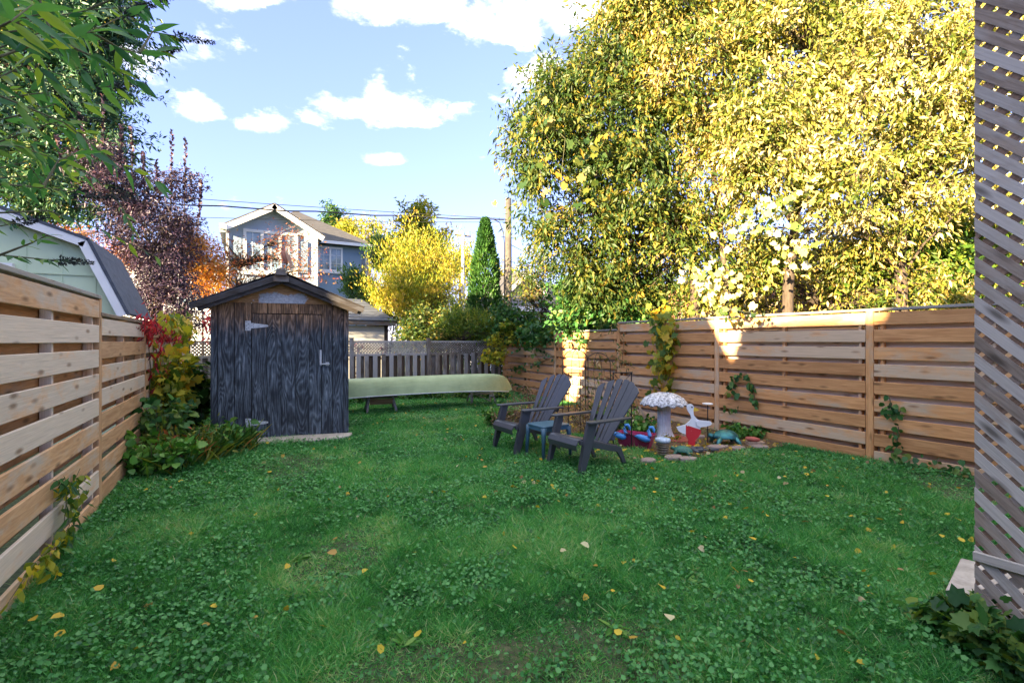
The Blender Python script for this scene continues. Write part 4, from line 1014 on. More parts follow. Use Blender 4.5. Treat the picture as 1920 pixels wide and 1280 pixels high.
for k in range(8):      # shingle courses on the front slope, lapped
    f0 = k/8; f1 = (k+1)/8+.02; 
    def lp(f, s): 
        a = Vector((.3-3, 17.95-18.3, 2.34)).lerp(Vector((-.4, 1.9, 3.3)), f) if s == 0 else Vector((5.05-3, 17.95-18.3, 2.34)).lerp(Vector((1.2, 1.9, 3.3)), f)
        return a
    up = Vector((0, -.006, .014))
    V = [lp(f0, 0)+up*1.6, lp(f0, 1)+up*1.6, lp(min(f1, 1), 1)+up*.4, lp(min(f1, 1), 0)+up*.4, lp(f0, 0), lp(f0, 1)]
    mesh('shingle_course', V, [(0, 1, 2, 3), (4, 5, 1, 0)], M['sh_dark'], hr)

# white garage beyond the right corner and brown roofed house behind
O4 = (14, 20.5); H4 = empty('garage', (14, 20.5, 0), 'white walled garage with grey roof seen between saplings right of the utility pole', 'garage')
bx('wall', 11.4, 18.5, 20.5, 26, 0, 3.0, M['white'], H4, O4)
bx('fascia', 11.1, 18.8, 20.1, 20.18, 3.05, 3.28, M['white'], H4, O4)
mesh('roof', [(11.1-14, -.4, 3.3), (18.8-14, -.4, 3.3), (18.8-14, 5.8, 3.3), (11.1-14, 5.8, 3.3), (-1.2, 2.5, 4.1), (3.0, 2.5, 4.1)], [(0, 1, 5, 4), (1, 2, 5), (2, 3, 4, 5), (3, 0, 4), (3, 2, 1, 0)], M['sh_brown'], H4)
bx('door', 12.6, 15.4, 20.44, 20.5, 0, 2.3, M['siding'], H4, O4)
O5 = (20, 33); H5 = empty('house', (20, 33, 0), 'buff brick house with brown gabled roof behind the white garage', 'house')
bx('wall', 16.5, 26, 33, 41, 0, 4.4, M['brickblock'], H5, O5)
mb = MB(); mb.prism([(16.5, 4.4), (22.5, 4.4), (19.5, 7.0)], (-20, 0.14, 0), (1, 0, 0), (0, 0, 1), (0, -1, 0), .28); mb.build('gable_wall', M['brickblock'], H5)
for s in (-1, 1):
    d = Vector((s*3.5, 0, -3.03)); ln = d.length; d.normalize(); nrm = Vector((abs(d.z)*s, 0, abs(d.x)))
    mb = MB(); mb.prism([(0, -.5), (ln, -.5), (ln, 7), (0, 7)], (-.5, 0, 7.15), d, (0, 1, 0), nrm, .1); mb.build('roof', M['sh_brown'], H5)
    mb = MB(); mb.prism([(0, 0), (ln, 0), (ln, .28), (0, .28)], (-.5-nrm.x*.33, -.53, 7.15-nrm.z*.33), d, nrm, (0, 1, 0), .05); mb.build('barge_board', M['white'], H5)
mesh('main_roof', [(2, -.3, 4.4), (6.6, -.3, 4.4), (6.6, 8.5, 4.4), (2, 8.5, 4.4), (2, 4, 6.8), (6.6, 4, 6.8)], [(0, 1, 5, 4), (2, 3, 4, 5), (1, 2, 5), (3, 0, 4), (3, 2, 1, 0)], M['sh_brown'], H5)
window(H5, 18.6, 20.2, 2.4, 3.8, 33, O5, 2)
# red brick house behind the big trees
O6 = (18, 8); H6 = empty('house', (18, 8, 0), 'red brick house glimpsed behind the tall yellowing trees over the right fence', 'house')
bx('wall', 15.2, 24, 0, 15, 0, 3.7, M['brick'], H6, O6)
mesh('roof', [(-3.2, -8.5, 3.7), (6.5, -8.5, 3.7), (6.5, 7.5, 3.7), (-3.2, 7.5, 3.7), (1.6, -3.5, 5.2), (1.6, 2.5, 5.2)], [(0, 1, 4), (1, 2, 5, 4), (2, 3, 5), (3, 0, 4, 5), (3, 2, 1, 0)], M['sh_brown'], H6)
for yy in (3, 7, 11):
    mb = MB(); mb.box((15.16-18, yy-8, 1.9), (.08, 1.2, 1.5)); w_ = mb.build('window', M['white'], H6); mb = MB(); mb.box((15.11-18, yy-8, 1.9), (.04, 1.0, 1.3)); mb.build('pane', M['glass'], w_)

# mint green gambrel shed next door
O7 = (-3.45, 9.8); H7 = empty('garden_shed', (O7[0], O7[1], 0), 'mint green gambrel shed with white trim and dark shingles beyond the left fence', 'shed')
gx = [(-1.62, 2.0), (-2.10, 3.12), (-3.45, 3.62), (-4.80, 3.12), (-5.28, 2.0)]
mb = MB(); mb.prism([(x-O7[0], z) for x, z in [(-1.72, 0), (-1.72, 2.0), (-2.14, 3.02), (-3.45, 3.52), (-4.76, 3.02), (-5.18, 2.0), (-5.18, 0)]][::-1], (0, .06, 0), (1, 0, 0), (0, 0, 1), (0, -1, 0), .1); mb.build('gable_wall', M['mint'], H7)
bx('wall', -1.80, -1.72, 9.92, 11.9, 0, 2.0, M['mint'], H7, O7); bx('wall', -5.18, -5.1, 9.92, 11.9, 0, 2.0, M['mint'], H7, O7)
for xx in (-2.02, -2.42, -2.82, -3.22, -3.62, -4.02): bx('batten', xx-.008, xx+.008, 9.796, 9.808, 1.4, 3.0 if xx < -2.2 else 2.9, M['mint'], H7, O7)
bx('batten', -5, -1.9, 9.79, 9.802, 2.60, 2.625, M['mint'], H7, O7)
for (a, b) in zip(gx[:-1], gx[1:]):
    A_ = Vector((a[0]-O7[0], 0, a[1])); B_ = Vector((b[0]-O7[0], 0, b[1])); d = (B_-A_); ln = d.length; d.normalize(); nrm = Vector((-d.z, 0, d.x)); nrm = nrm if nrm.z > 0 else -nrm
    mb = MB(); mb.prism([(-.01, -.14), (ln+.01, -.14), (ln+.01, 2.15), (-.01, 2.15)], A_+nrm*.03, d, (0, 1, 0), nrm, .03); rf = mb.build('roof', M['sh_dark'], H7)
    n = 6 if abs(d.z) > .6 else 4
    for k in range(n):
        steep = True; lo = A_ if a[1] < b[1] else B_; dd = d if a[1] < b[1] else -d
        f0, f1 = ln*k/n, ln*(k+1)/n+.015
        offs = [0, .42, .95, 1.5, 2.16] if k % 2 else [0, .7, 1.25, 1.8, 2.16]
        for p, q_ in zip(offs[:-1], offs[1:]):
            mb = MB(); mb.prism([(f0, p-.145+.004), (f1, p-.145+.004), (f1, q_-.145), (f0, q_-.145)], lo+nrm*(.052-.001*k), dd, (0, 1, 0), nrm, .008+.002*(k % 2)); mb.build('shingle', M['sh_dark'], rf)
    mb = MB(); mb.prism([(-.0, -.115), (ln, -.115), (ln, 0), (0, 0)], A_+nrm*.012+Vector((0, -.155, 0)), d, nrm, (0, 1, 0), .03); mb.build('trim_board', M['white'], H7)
    mb = MB(); mb.prism([(-.02, .0), (ln+.02, .0), (ln+.02, .045), (-.02, .045)], A_+nrm*.014+Vector((0, -.165, 0)), d, nrm, (0, 1, 0), .03); mb.build('drip_edge', M['sh_dark'], H7)
window(H7, -3.75, -2.93, 2.05, 2.72, 9.78, O7, 2, .09)

# unseen houses added on the sunny side, roofs shaped to shade the yard
def hall(name, x0, x1, y0, y1, wz, rz, label, mt, cat='house', ridge='y'):
    o = (x0, y0); r = empty(name, (x0, y0, 0), label, cat); bx('wall', x0, x1, y0, y1, 0, wz, M[mt], r, o)
    xm = (x0+x1)/2
    V = [(x-x0, y-y0, z) for x, y, z in [(x0-.4, y0-.0, wz-.1), (x1+.4, y0, wz-.1), (x1+.4, y1, wz-.1), (x0-.4, y1, wz-.1), (xm, y0, rz), (xm, y1, rz)]]
    mesh('roof', V, [(0, 1, 4), (1, 2, 5, 4), (2, 3, 5), (3, 0, 4, 5), (3, 2, 1, 0)], M['sh_brown'], r)
    mb = MB(); mb.box((x1-x0+.03, (y1-y0)*.4, 1.6), (.06, 1.3, 1.2)); w = mb.build('window', M['white'], r); mb = MB(); mb.box((x1-x0+.07, (y1-y0)*.4, 1.6), (.03, 1.1, 1.0)); mb.build('pane', M['glass'], w)
    return r
TE = math.tan(SUN_EL); SX, SY = -SD.x/math.hypot(SD.x, SD.y), -SD.y/math.hypot(SD.x, SD.y)
def ridge_for(xm, zedge): return zedge + (7.36-xm)/SX*TE
def ytrace(y, xm): return y - (7.36-xm)/SX*SY
HX0, HX1 = -13.0, -6.2; XM = (HX0+HX1)/2
ya = ytrace(5.25, XM); yb = ytrace(5.95, XM); yc = ytrace(9.30, XM); yd = ytrace(10.6, XM); ye = ytrace(15.5, XM)  # roof ends placed to cut the sun patches on the right fence
hall('shade_house', HX0, HX1, -18, -2.95, 5.6, 8.3, 'unseen two storey brick block added to shade the lattice screen', 'brick')
hall('shade_house', HX0, HX1, -2.93, ya, 3.4, ridge_for(XM, 1.86), 'unseen single storey brick block added to shade the yard', 'brick')
hall('shade_house', HX0, HX1, ya+.02, yb, 3.0, ridge_for(XM, 1.22), 'unseen low roof added to let a sun patch onto the right fence', 'siding')
hall('shade_house', HX0, HX1, yb+.02, yc, 3.6, ridge_for(XM, 2.12), 'unseen taller sided block added to shade the yard', 'siding')
hall('garage', XM-1.0, XM+1.0, yd, ye, 3.0, ridge_for(XM, 3.0), 'unseen narrow garage added to shade the old shed and back corner', 'siding', 'garage')  # added shade block, kept narrow to leave a gap for the sun

# ------------------------------------------------------------------ utility poles and wires
q = P(953, 640, 22.0); pb = Vector((q.x, q.y, 0))
up_ = empty('utility_pole', pb, 'thick weathered wooden utility pole right of the cedar with the cables ending on it', 'utility pole')
mb = MB(); mb.tube([(0, 0, -.3), (0, 0, 3), (0, 0, 8.08)], [.19, .175, .14], 14); mb.build('pole', M['pole'], up_, True)
mb = MB(); mb.tube([(-.21, 0, .2), (-.21, .0, 4.5), (-.2, 0, 6.0), (-.26, 0, 6.5), (-.45, 0, 6.95), (-.8, 0, 7.05)], .022, 5); mb.build('conduit', M['cable'], up_)
for z in (5.2, 4.55, 6.3):
    mb = MB(); mb.tube([(-.35, 0, z), (.35, 0, z)], .014, 4); mb.build('step_bolt', M['cable'], up_)
q = P(868, 640, 36); p2 = Vector((q.x, q.y, 0))
u2 = empty('utility_pole', p2, 'thin pale distant utility pole with a small crossarm, between the bushes and the cedar', 'utility pole')
mb = MB(); mb.tube([(0, 0, 0), (0, 0, 9.7)], [.17, .13], 8); mb.build('pole', M['column'], u2)
mb = MB(); mb.box((0, 0, 9.45), (1.3, .1, .1)); mb.build('crossarm', M['pole'], u2)
for xx in (-.55, -.3, .4):
    mb = MB(); mb.tube([(xx, 0, 9.5), (xx, 0, 9.72)], .05, 5); mb.build('insulator', M['white'], u2)
def wire(a, b, sag, r, label, wig=0):
    pts = []; 
    for i in range(25):
        t = i/24; p = Vector(a).lerp(Vector(b), t); p.z -= sag*4*t*(1-t) - wig*math.sin(i*2.1)*.03; pts.append(p)
    mb = MB(); mb.tube(pts, r, 4); tag(mb.build('wire', M['cable'], None), label, 'wire', None)
Lw = P(365, 372, 18.6); dirw = (Lw - (pb+Vector((0, 0, 7.1)))); far = pb + Vector((0, 0, 7.1)) + dirw*2.2
wire(pb+Vector((-.2, 0, 7.08)), far, .25, .028, 'thick bundled cable, lowest of the wires running left from the utility pole', 1)
wire(pb+Vector((-.15, 0, 7.14)), far+Vector((0, .4, .35)), .15, .012, 'thin wire just above the thick cable over the grey house', 0)
wire(pb+Vector((0, .2, 7.05)), far+Vector((0, 1.2, -.55)), .30, .010, 'thin wire sagging just below the thick cable over the grey house', 0)
wire(pb+Vector((.1, 0, 6.0)), P(1300, 560, 26), .6, .014, 'wire sloping down right from the utility pole into the trees', 0)

# ------------------------------------------------------------------ trees
def line3(*a): return [P(*x) for x in a]
def g0(px, D): q = P(px, 640, D); return Vector((q.x, q.y, 0))
def pg(px, D): return g0(px, D)
# tall trees over the right fence
b1 = pg(1306, 11.0)
tree('maple_tree', 'leaning maple, half green and half yellow, leftmost tall tree over the right fence', 'tree', b1,
     [b1, P(1303, 560, 11), P(1300, 460, 11), P(1255, 330, 11), P(1200, 200, 11), P(1150, 90, 11)], .12,
     [blob(1130, 200, 11, 150, 125, 1.3), blob(1050, 290, 11, 100, 120, 1.0), blob(1090, 420, 11.4, 95, 110, 1.0), blob(1190, 330, 10.6, 110, 120, 1.1), blob(1060, 150, 11, 75, 70, .9),
      blob(980, 235, 11.2, 40, 50, .5), blob(990, 330, 11.3, 40, 30, .4), blob(1150, 500, 11.6, 110, 80, 1.0), blob(1190, 70, 11, 120, 80, 1.2), blob(1010, 410, 11.2, 35, 45, .4)],
     1400, 44, .135, G['mapleL'], 'leaf', spread=.30, droop=.8, sparse=.72)
b2 = pg(1372, 10.2)
tree('maple_tree', 'slim stemmed yellow maple, second of the tall trees over the right fence', 'tree', b2,
     [b2, P(1365, 560, 10.4), P(1350, 420, 10.4), P(1330, 260, 10.4), P(1290, 60, 10.4), P(1280, -60, 10.4)], .085,
     [blob(1310, 130, 10.4, 150, 150, 1.3), blob(1370, 300, 10.2, 110, 110, 1.0), blob(1260, 20, 10.6, 130, 100, 1.2), blob(1280, 430, 10.6, 80, 80, .8)],
     1100, 42, .128, G['maple'], 'leaf', spread=.30, droop=.7, sparse=.74)
b3 = pg(1475, 9.8)
tree('maple_tree', 'thick trunked maple with pale sunlit yellow leaves, middle tall tree over the right fence', 'tree', b3,
     [b3, P(1478, 540, 9.9), P(1490, 430, 9.9), P(1500, 280, 9.9), P(1520, 100, 10), P(1540, -80, 10)], .125,
     [blob(1480, 110, 9.8, 160, 150, 1.3), blob(1560, 240, 9.6, 150, 130, 1.2), blob(1440, 260, 9.6, 120, 110, 1.0), blob(1500, -60, 10, 200, 120, 1.4), blob(1500, 470, 10.6, 120, 60, .9)],
     1350, 42, .128, G['mapleY'], 'leaf', spread=.30, droop=.7, sparse=.76)
b4 = pg(1690, 9.6)
tree('maple_tree', 'dense yellow maple whose leaves reach the lattice screen, rightmost of the tall trees', 'tree', b4,
     [b4, P(1690, 520, 9.8), P(1680, 380, 9.8), P(1700, 220, 9.8), P(1710, 20, 10)], .14,
     [blob(1700, 130, 9.4, 170, 170, 1.3), blob(1640, 330, 9.2, 150, 110, 1.1), blob(1760, 330, 9.4, 120, 120, 1.1), blob(1720, -60, 9.8, 180, 100, 1.3), blob(1840, 180, 9.6, 120, 250, 1.2), blob(1640, 60, 9.6, 120, 100, 1)],
     1550, 42, .128, G['mapleY'], 'leaf', spread=.30, droop=.7, sparse=.78)
b5 = pg(1760, 10.8)
tree('bush', 'bright green leafy bush under the tall trees beside the lattice screen', 'bush', b5, [b5, P(1750, 560, 10.8), P(1740, 480, 10.8)], .06,
     [blob(1720, 490, 10.6, 110, 75, .9), blob(1810, 470, 10.8, 100, 110, .9), blob(1620, 530, 10.8, 80, 55, .8), blob(1800, 580, 10.6, 120, 50, .8)], 420, 34, .10, G['ivyy'], 'broad', spread=.28)
b6 = pg(1400, 11.8)
tree('bush', 'tangled yellow-green undergrowth behind the middle of the right fence', 'bush', b6, [b6, P(1400, 580, 11.8), P(1410, 500, 11.8)], .05,
     [blob(1300, 560, 11.6, 80, 50, .6), blob(1420, 550, 11.6, 80, 50, .6), blob(1540, 570, 11.2, 90, 45, .7), blob(1260, 470, 12.6, 90, 60, .7), blob(1380, 450, 12.6, 80, 60, .7), blob(1600, 430, 12, 90, 50, .7), blob(1200, 560, 12.4, 60, 50, .5)], 700, 36, .10, G['maple'], 'leaf', spread=.34, sparse=.85)
b6b = pg(1560, 10.6)
tree('bush', 'brown and yellow understorey leaves before the trunks, behind the fence', 'bush', b6b, [b6b, P(1560, 580, 10.6), P(1570, 500, 10.6)], .05,
     [blob(1330, 500, 10.9, 60, 70, .6), blob(1420, 480, 10.6, 70, 70, .6), blob(1540, 500, 10.4, 90, 70, .6), blob(1640, 450, 10.0, 80, 60, .6), blob(1750, 540, 9.9, 90, 60, .6), blob(1600, 570, 10.2, 120, 40, .5)], 560, 30, .12, G['maple'], 'leaf', spread=.34, droop=.7, sparse=.8)
b7 = pg(1235, 12.2)
tree('sapling', 'slim dark stemmed sapling standing behind the low part of the right fence', 'tree', b7, [b7, P(1238, 560, 12), P(1240, 430, 12), P(1236, 340, 12)], .07,
     [blob(1235, 470, 12, 60, 110, .7), blob(1200, 560, 12, 70, 50, .7)], 150, 26, .11, G['mapleL'], 'leaf', spread=.3)
# dark climbing mass over the low fence
b8 = pg(1110, 12.2)
tree('bush', 'dark green climber-covered bush rising over the low part of the right fence', 'bush', b8, [b8, P(1110, 600, 12.4), P(1120, 540, 12.4)], .05,
     [blob(1110, 585, 12.4, 75, 50, .7), blob(1165, 545, 12.2, 55, 60, .7), blob(1030, 625, 13.6, 70, 22, .4), blob(1080, 545, 12.6, 40, 40, .5), blob(1190, 600, 12, 60, 40, .5)], 520, 30, .10, G['ivy'], 'broad', spread=.22)
# saplings left of it
for (px, D, hgt, lab) in ((1003, 15.0, 500, 'thin sapling with sparse dark leaves nearer the utility pole, before the white garage'), (1018, 15.4, 490, 'thin sapling with sparse leaves farther from the pole, before the white garage')):
    b = pg(px, D); tree('sapling', lab, 'tree', b, [b, P(px-2, 570, D), P(px+2, hgt+20, D), P(px, hgt-20, D)], .035,
         [blob(px+5, hgt+5, D, 55, 35, .6), blob(px-18, hgt+50, D, 30, 28, .4), blob(px+30, 600, D, 45, 30, .4)], 110, 18, .12, G['mapleL'], 'leaf', spread=.28, droop=.5)
b = pg(985, 14.6); tree('bush', 'leafy green bush at the back right corner below the utility pole', 'bush', b, [b, P(985, 610, 14.6)], .04,
     [blob(975, 612, 14.7, 48, 32, .5), blob(1010, 622, 14.6, 40, 22, .5), blob(948, 600, 14.9, 22, 40, .4)], 200, 24, .09, G['ivy'], 'broad', spread=.2)
# climber draped on the corner post
b = pg(938, 14.6); tree('climber', 'bright green climber draped over the right end of the lattice fence', 'climber', b, [b, P(940, 640, 14.5), P(945, 600, 14.6)], .02,
     [blob(932, 650, 14.3, 18, 32, .15), blob(958, 622, 14.4, 24, 26, .3), blob(915, 668, 14.2, 9, 16, .1)], 70, 20, .085, G['grape'], 'broad', spread=.12)
# cedar
def conical(name, label, cat, px, top, D, halfw, mt, n, size, base_py=650, seed=0):
    b = pg(px, D); r = empty(name, b, label, cat); H0 = CZ + (640-top)/FPX*D
    mb = MB(); mb.tube([(0, 0, 0), (0, 0, H0*.6), (0, 0, H0*.97)], [.09, .05, .01], 7); mb.build('trunk', M['barkd'], r, True)
    W_ = halfw/FPX*D; u = rng.random(n)**.75; h = .25 + (H0-.25)*(u); prof = np.minimum(1, (1-(h/H0))**.62*1.35)*np.minimum(1, .65+h*.5)
    lump = np.array([.80 + .34*mnoise.noise(Vector((math.cos(a)*1.8, math.sin(a)*1.8, z*1.5+seed))) for a, z in zip(rng.random(n)*0, h)])
    a = rng.random(n)*2*math.pi
    lump = np.array([1 + .38*mnoise.noise(Vector((math.cos(q)*1.9, math.sin(q)*1.9, z*1.7+seed))) for q, z in zip(a, h)])
    rr = W_*prof*lump*(.72 + .3*rng.random(n)); pos = np.stack([rr*np.cos(a), rr*np.sin(a), h], 1)
    ax = np.stack([np.cos(a)*.7, np.sin(a)*.7, .9+0*a], 1) + rng.normal(size=(n, 3))*.35
    scatter('crown', 'leaf', pos, ax, rdir(n), size*(.6+.8*rng.random(n)), mt, r, np.clip(.25+.5*rng.random(n)+.5*(lump-1), 0, 1)); return r
conical('cedar_tree', 'tall narrow dark green cedar standing behind the back fence beside the utility pole', 'tree', 910, 412, 16.5, 36, G['cedar'], 14000, .13)
b = pg(782, 27)
tree('conifer_tree', 'tall ragged golden-green conifer rising behind the yellow shrubs', 'tree', b, [b, P(782, 500, 27), P(783, 430, 27), P(783, 378, 27)], .2,
     [blob(783, 390, 26, 14, 18, .5), blob(780, 415, 26, 27, 18, .8), blob(788, 440, 26, 42, 22, 1.0), blob(778, 468, 26, 56, 26, 1.3), blob(790, 505, 27, 58, 30, 1.4), blob(780, 550, 27, 60, 40, 1.5)], 520, 60, .24, G['gold'], 'leaf', spread=.42, droop=.1, limbs=.3)
# shrubs beyond the back fence
def shrub(px, D, label, blobs, ncl, per, size, mt, tpl='leaf', name='shrub', cat='shrub', **k):
    b = pg(px, D); c = blobs[0][0]; return tree(name, label, cat, b, [b, Vector((b.x, b.y, 1.0)), (Vector((b.x, b.y, 1.0))+c)/2, c], .05, blobs, ncl, per, size, mt, tpl, **k)
shrub(730, 19.5, 'tall golden yellow willow-like shrub right of the small garage', [blob(748, 545, 19.5, 52, 66, 1.2), blob(722, 560, 19.5, 26, 40, .8), blob(765, 500, 20, 40, 62, 1), blob(755, 585, 19.3, 50, 42, .9)], 620, 26, .13, G['gold'], up=.9, elong=2.1, spread=.32, sparse=.8)
shrub(815, 19.5, 'golden shrub with bare pinkish twigs between the yellow bush and the cedar', [blob(820, 500, 20, 45, 60, 1), blob(845, 540, 19.6, 42, 58, 1), blob(800, 570, 19.4, 40, 50, .9), blob(862, 600, 19.2, 32, 38, .8)], 420, 22, .12, G['gold'], up=.9, elong=2.2, spread=.32, sparse=.8, limbs=2)
shrub(770, 16.2, 'dark green leafy shrub just behind the middle of the lattice fence', [blob(776, 602, 16.4, 36, 32, .7), blob(830, 610, 16.6, 44, 32, .6), blob(800, 625, 16.2, 60, 18, .5)], 460, 30, .075, G['mapleL'], 'broad', sparse=.85)
shrub(850, 15.4, 'low green cedar hedge at the foot of the tall cedar', [blob(862, 610, 15.8, 24, 34, .5), blob(898, 615, 15.5, 26, 32, .5), blob(925, 622, 15.3, 22, 26, .4)], 280, 30, .10, G['ivyy'], 'leaf', up=.5)
shrub(668, 19.0, 'dark green pointed shrub before the right wall of the grey house', [blob(668, 545, 22.6, 24, 34, .6), blob(655, 525, 22.6, 14, 20, .4), blob(690, 560, 22.6, 26, 30, .6), blob(712, 478, 27, 20, 40, .8)], 260, 30, .16, G['dark'], up=.7)
for (px, py, D, rx, ry, lab) in ((622, 402, 46, 17, 26, 'small round treetop showing above the hipped roof of the grey house'), (652, 425, 44, 18, 20, 'small golden treetop at the right slope of the hipped roof'), (692, 440, 38, 34, 42, 'yellow-green tree right of the grey house roof'), (862, 485, 42, 28, 30, 'pinkish bare-twigged tree left of the cedar in the distance'), (950, 520, 44, 20, 30, 'hazy distant tree between the cedar and the utility pole')):
    b = pg(px, D); tree('tree', lab, 'tree', b, [b, P(px, 560, D), P(px, py+10, D)], .16, [blob(px, py, D, rx, ry, 1.2), blob(px+rx*.4, py+ry*.7, D, rx*.8, ry*.6, 1)], 90, 22, .34, G['gold'] if px != 622 else G['dark'], 'leaf', spread=.6)
# far treeline left and right
for i, (px, D, w, h) in enumerate([(-120, 40, 200, 120), (60, 42, 150, 130), (180, 44, 120, 110), (840, 50, 90, 60), (1080, 48, 120, 70), (1250, 40, 150, 110), (1450, 36, 150, 120), (1650, 34, 150, 130)]):
    b = pg(px, D); tree('tree', ['distant broad tree beyond the mint green shed', 'distant broad tree behind the purple plum', 'distant tree behind the orange bush', 'distant tree between conifer and cedar', 'distant tree behind the brown roofed house', 'distant tree behind the leaning maple', 'distant tree behind the thick trunked maple', 'distant tree behind the green bush at right'][i], 'tree', b,
        [b, P(px, 600, D), P(px, 560, D)], .2, [blob(px, 640-h*.55, D, w*.5, h*.5, 2), blob(px+w*.3, 640-h*.3, D, w*.35, h*.35, 2)], 110, 26, .42, G['gold'] if i % 2 else G['maple'], 'leaf', spread=.8)
# orange and yellow bush
shrub(380, 17.5, 'orange and yellow autumn bush between the plum tree and the crabapple', [blob(380, 490, 17.5, 48, 52, .8), blob(345, 450, 17.6, 30, 42, .6), blob(400, 530, 17.2, 38, 40, .6), blob(335, 420, 17.8, 24, 26, .5)], 420, 30, .11, G['orange'])
# crabapple before the grey house
bc = pg(470, 14.0)
tree('crabapple_tree', 'sparse crabapple with rusty orange leaves and bare branches before the grey house', 'tree', bc, [bc, P(450, 560, 14), P(450, 500, 14), P(500, 460, 14)], .06,
     [blob(470, 500, 14, 60, 40, .8), blob(540, 470, 14, 50, 38, .7), blob(575, 510, 14, 26, 26, .5), blob(430, 480, 14, 32, 40, .6), blob(545, 440, 14, 34, 14, .4)], 360, 9, .085, G['rust'], 'leaf', spread=.34, limbs=2.2, bark='barkd')
# plum tree with purple leaves
bp = pg(300, 12.4)
tree('plum_tree', 'purple-leaved plum tree behind the left fence with upright leafy shoots', 'tree', bp, [bp, P(298, 560, 12.4), P(285, 480, 12.4), P(260, 400, 12.4)], .09,
     [blob(290, 440, 12.4, 85, 75, 1.1), blob(235, 360, 12.2, 52, 60, .8), blob(300, 520, 12.2, 60, 55, .7), blob(345, 560, 12.0, 40, 40, .6), blob(190, 300, 12.2, 32, 44, .6), blob(340, 350, 12.4, 36, 36, .5)], 820, 34, .09, G['plum'], 'leaf', spread=.22, limbs=1.3, bark='barkd')
shoots = [(320, 400, 322, 245), (345, 405, 348, 262), (372, 420, 378, 340), (250, 400, 246, 240), (195, 330, 192, 178), (165, 300, 150, 215), (300, 390, 292, 300), (225, 320, 228, 235), (120, 330, 105, 255), (270, 360, 268, 285)]
pr = empty('plum_shoots', bp, 'upright purple leafy shoots standing above the plum tree crown', 'shoots')
mb = MB(); pos = []; ax = []
for (x0, y0_, x1, y1_) in shoots:
    A_, B_ = P(x0, y0_, 12.3), P(x1, y1_, 12.3); mb.tube([A_-bp, A_.lerp(B_, .5)-bp, B_-bp], [.012, .008, .003], 4, False)
    for t in np.linspace(.15, 1, 60):
        p = A_.lerp(B_, t) - bp; a = random.uniform(0, 6.28); pos.append(p); ax.append((math.cos(a)*.75, math.sin(a)*.75, .75))
mb.build('stems', M['barkd'], pr)
scatter('leaves', 'broad', pos, ax, rdir(len(pos), 1, .4), .085*(.7+.5*rng.random(len(pos))), G['plum'], pr)
# big spruce-like tree on the left
bs = pg(60, 14.5)
tree('spruce_tree', 'tall dark green conifer with yellow specks filling the upper left behind the sheds', 'tree', bs, [bs, P(70, 400, 14.5), P(80, 200, 14.5), P(90, -40, 14.5), P(95, -260, 14.5)], .28,
     [blob(40, 80, 14.5, 170, 130, 1.6), blob(150, 60, 14.5, 110, 100, 1.2), blob(190, 170, 14.5, 60, 60, .9), blob(60, 260, 14.4, 170, 110, 1.5), blob(195, 265, 14.5, 55, 55, .8), blob(60, -80, 14.5, 190, 120, 1.6), blob(210, 20, 14.5, 60, 60, .7), blob(110, 360, 14.2, 130, 60, 1.0), blob(60, -260, 14.5, 130, 140, 1.5), blob(-120, 150, 14.5, 130, 300, 1.5)],
     3000, 46, .165, G['conifer'], 'leaf', spread=.30, droop=.45, elong=1.5)
shrub(60, 13.0, 'pink and orange leaved bush behind the roof of the mint green shed', [blob(130, 440, 12.6, 90, 14, .4), blob(240, 478, 12.5, 40, 32, .4)], 130, 22, .075, G['pink'])
shrub(270, 11.6, 'dark red-purple shrub beside the right slope of the mint shed roof', [blob(300, 520, 12.0, 40, 45, .4), blob(350, 600, 11.8, 36, 26, .4), blob(285, 570, 11.9, 20, 30, .3)], 220, 28, .075, G['plum'])

# ------------------------------------------------------------------ foreground butterfly bush, branches reaching in from the left
bud = empty('butterfly_bush', (-1.0, 1.75, 0), 'butterfly bush near the camera, long leaves and dark dried flower spikes at upper left', 'bush')
bo = Vector(bud.location); mb = MB(); LP = []; LA = []; LS = []; SPK = []
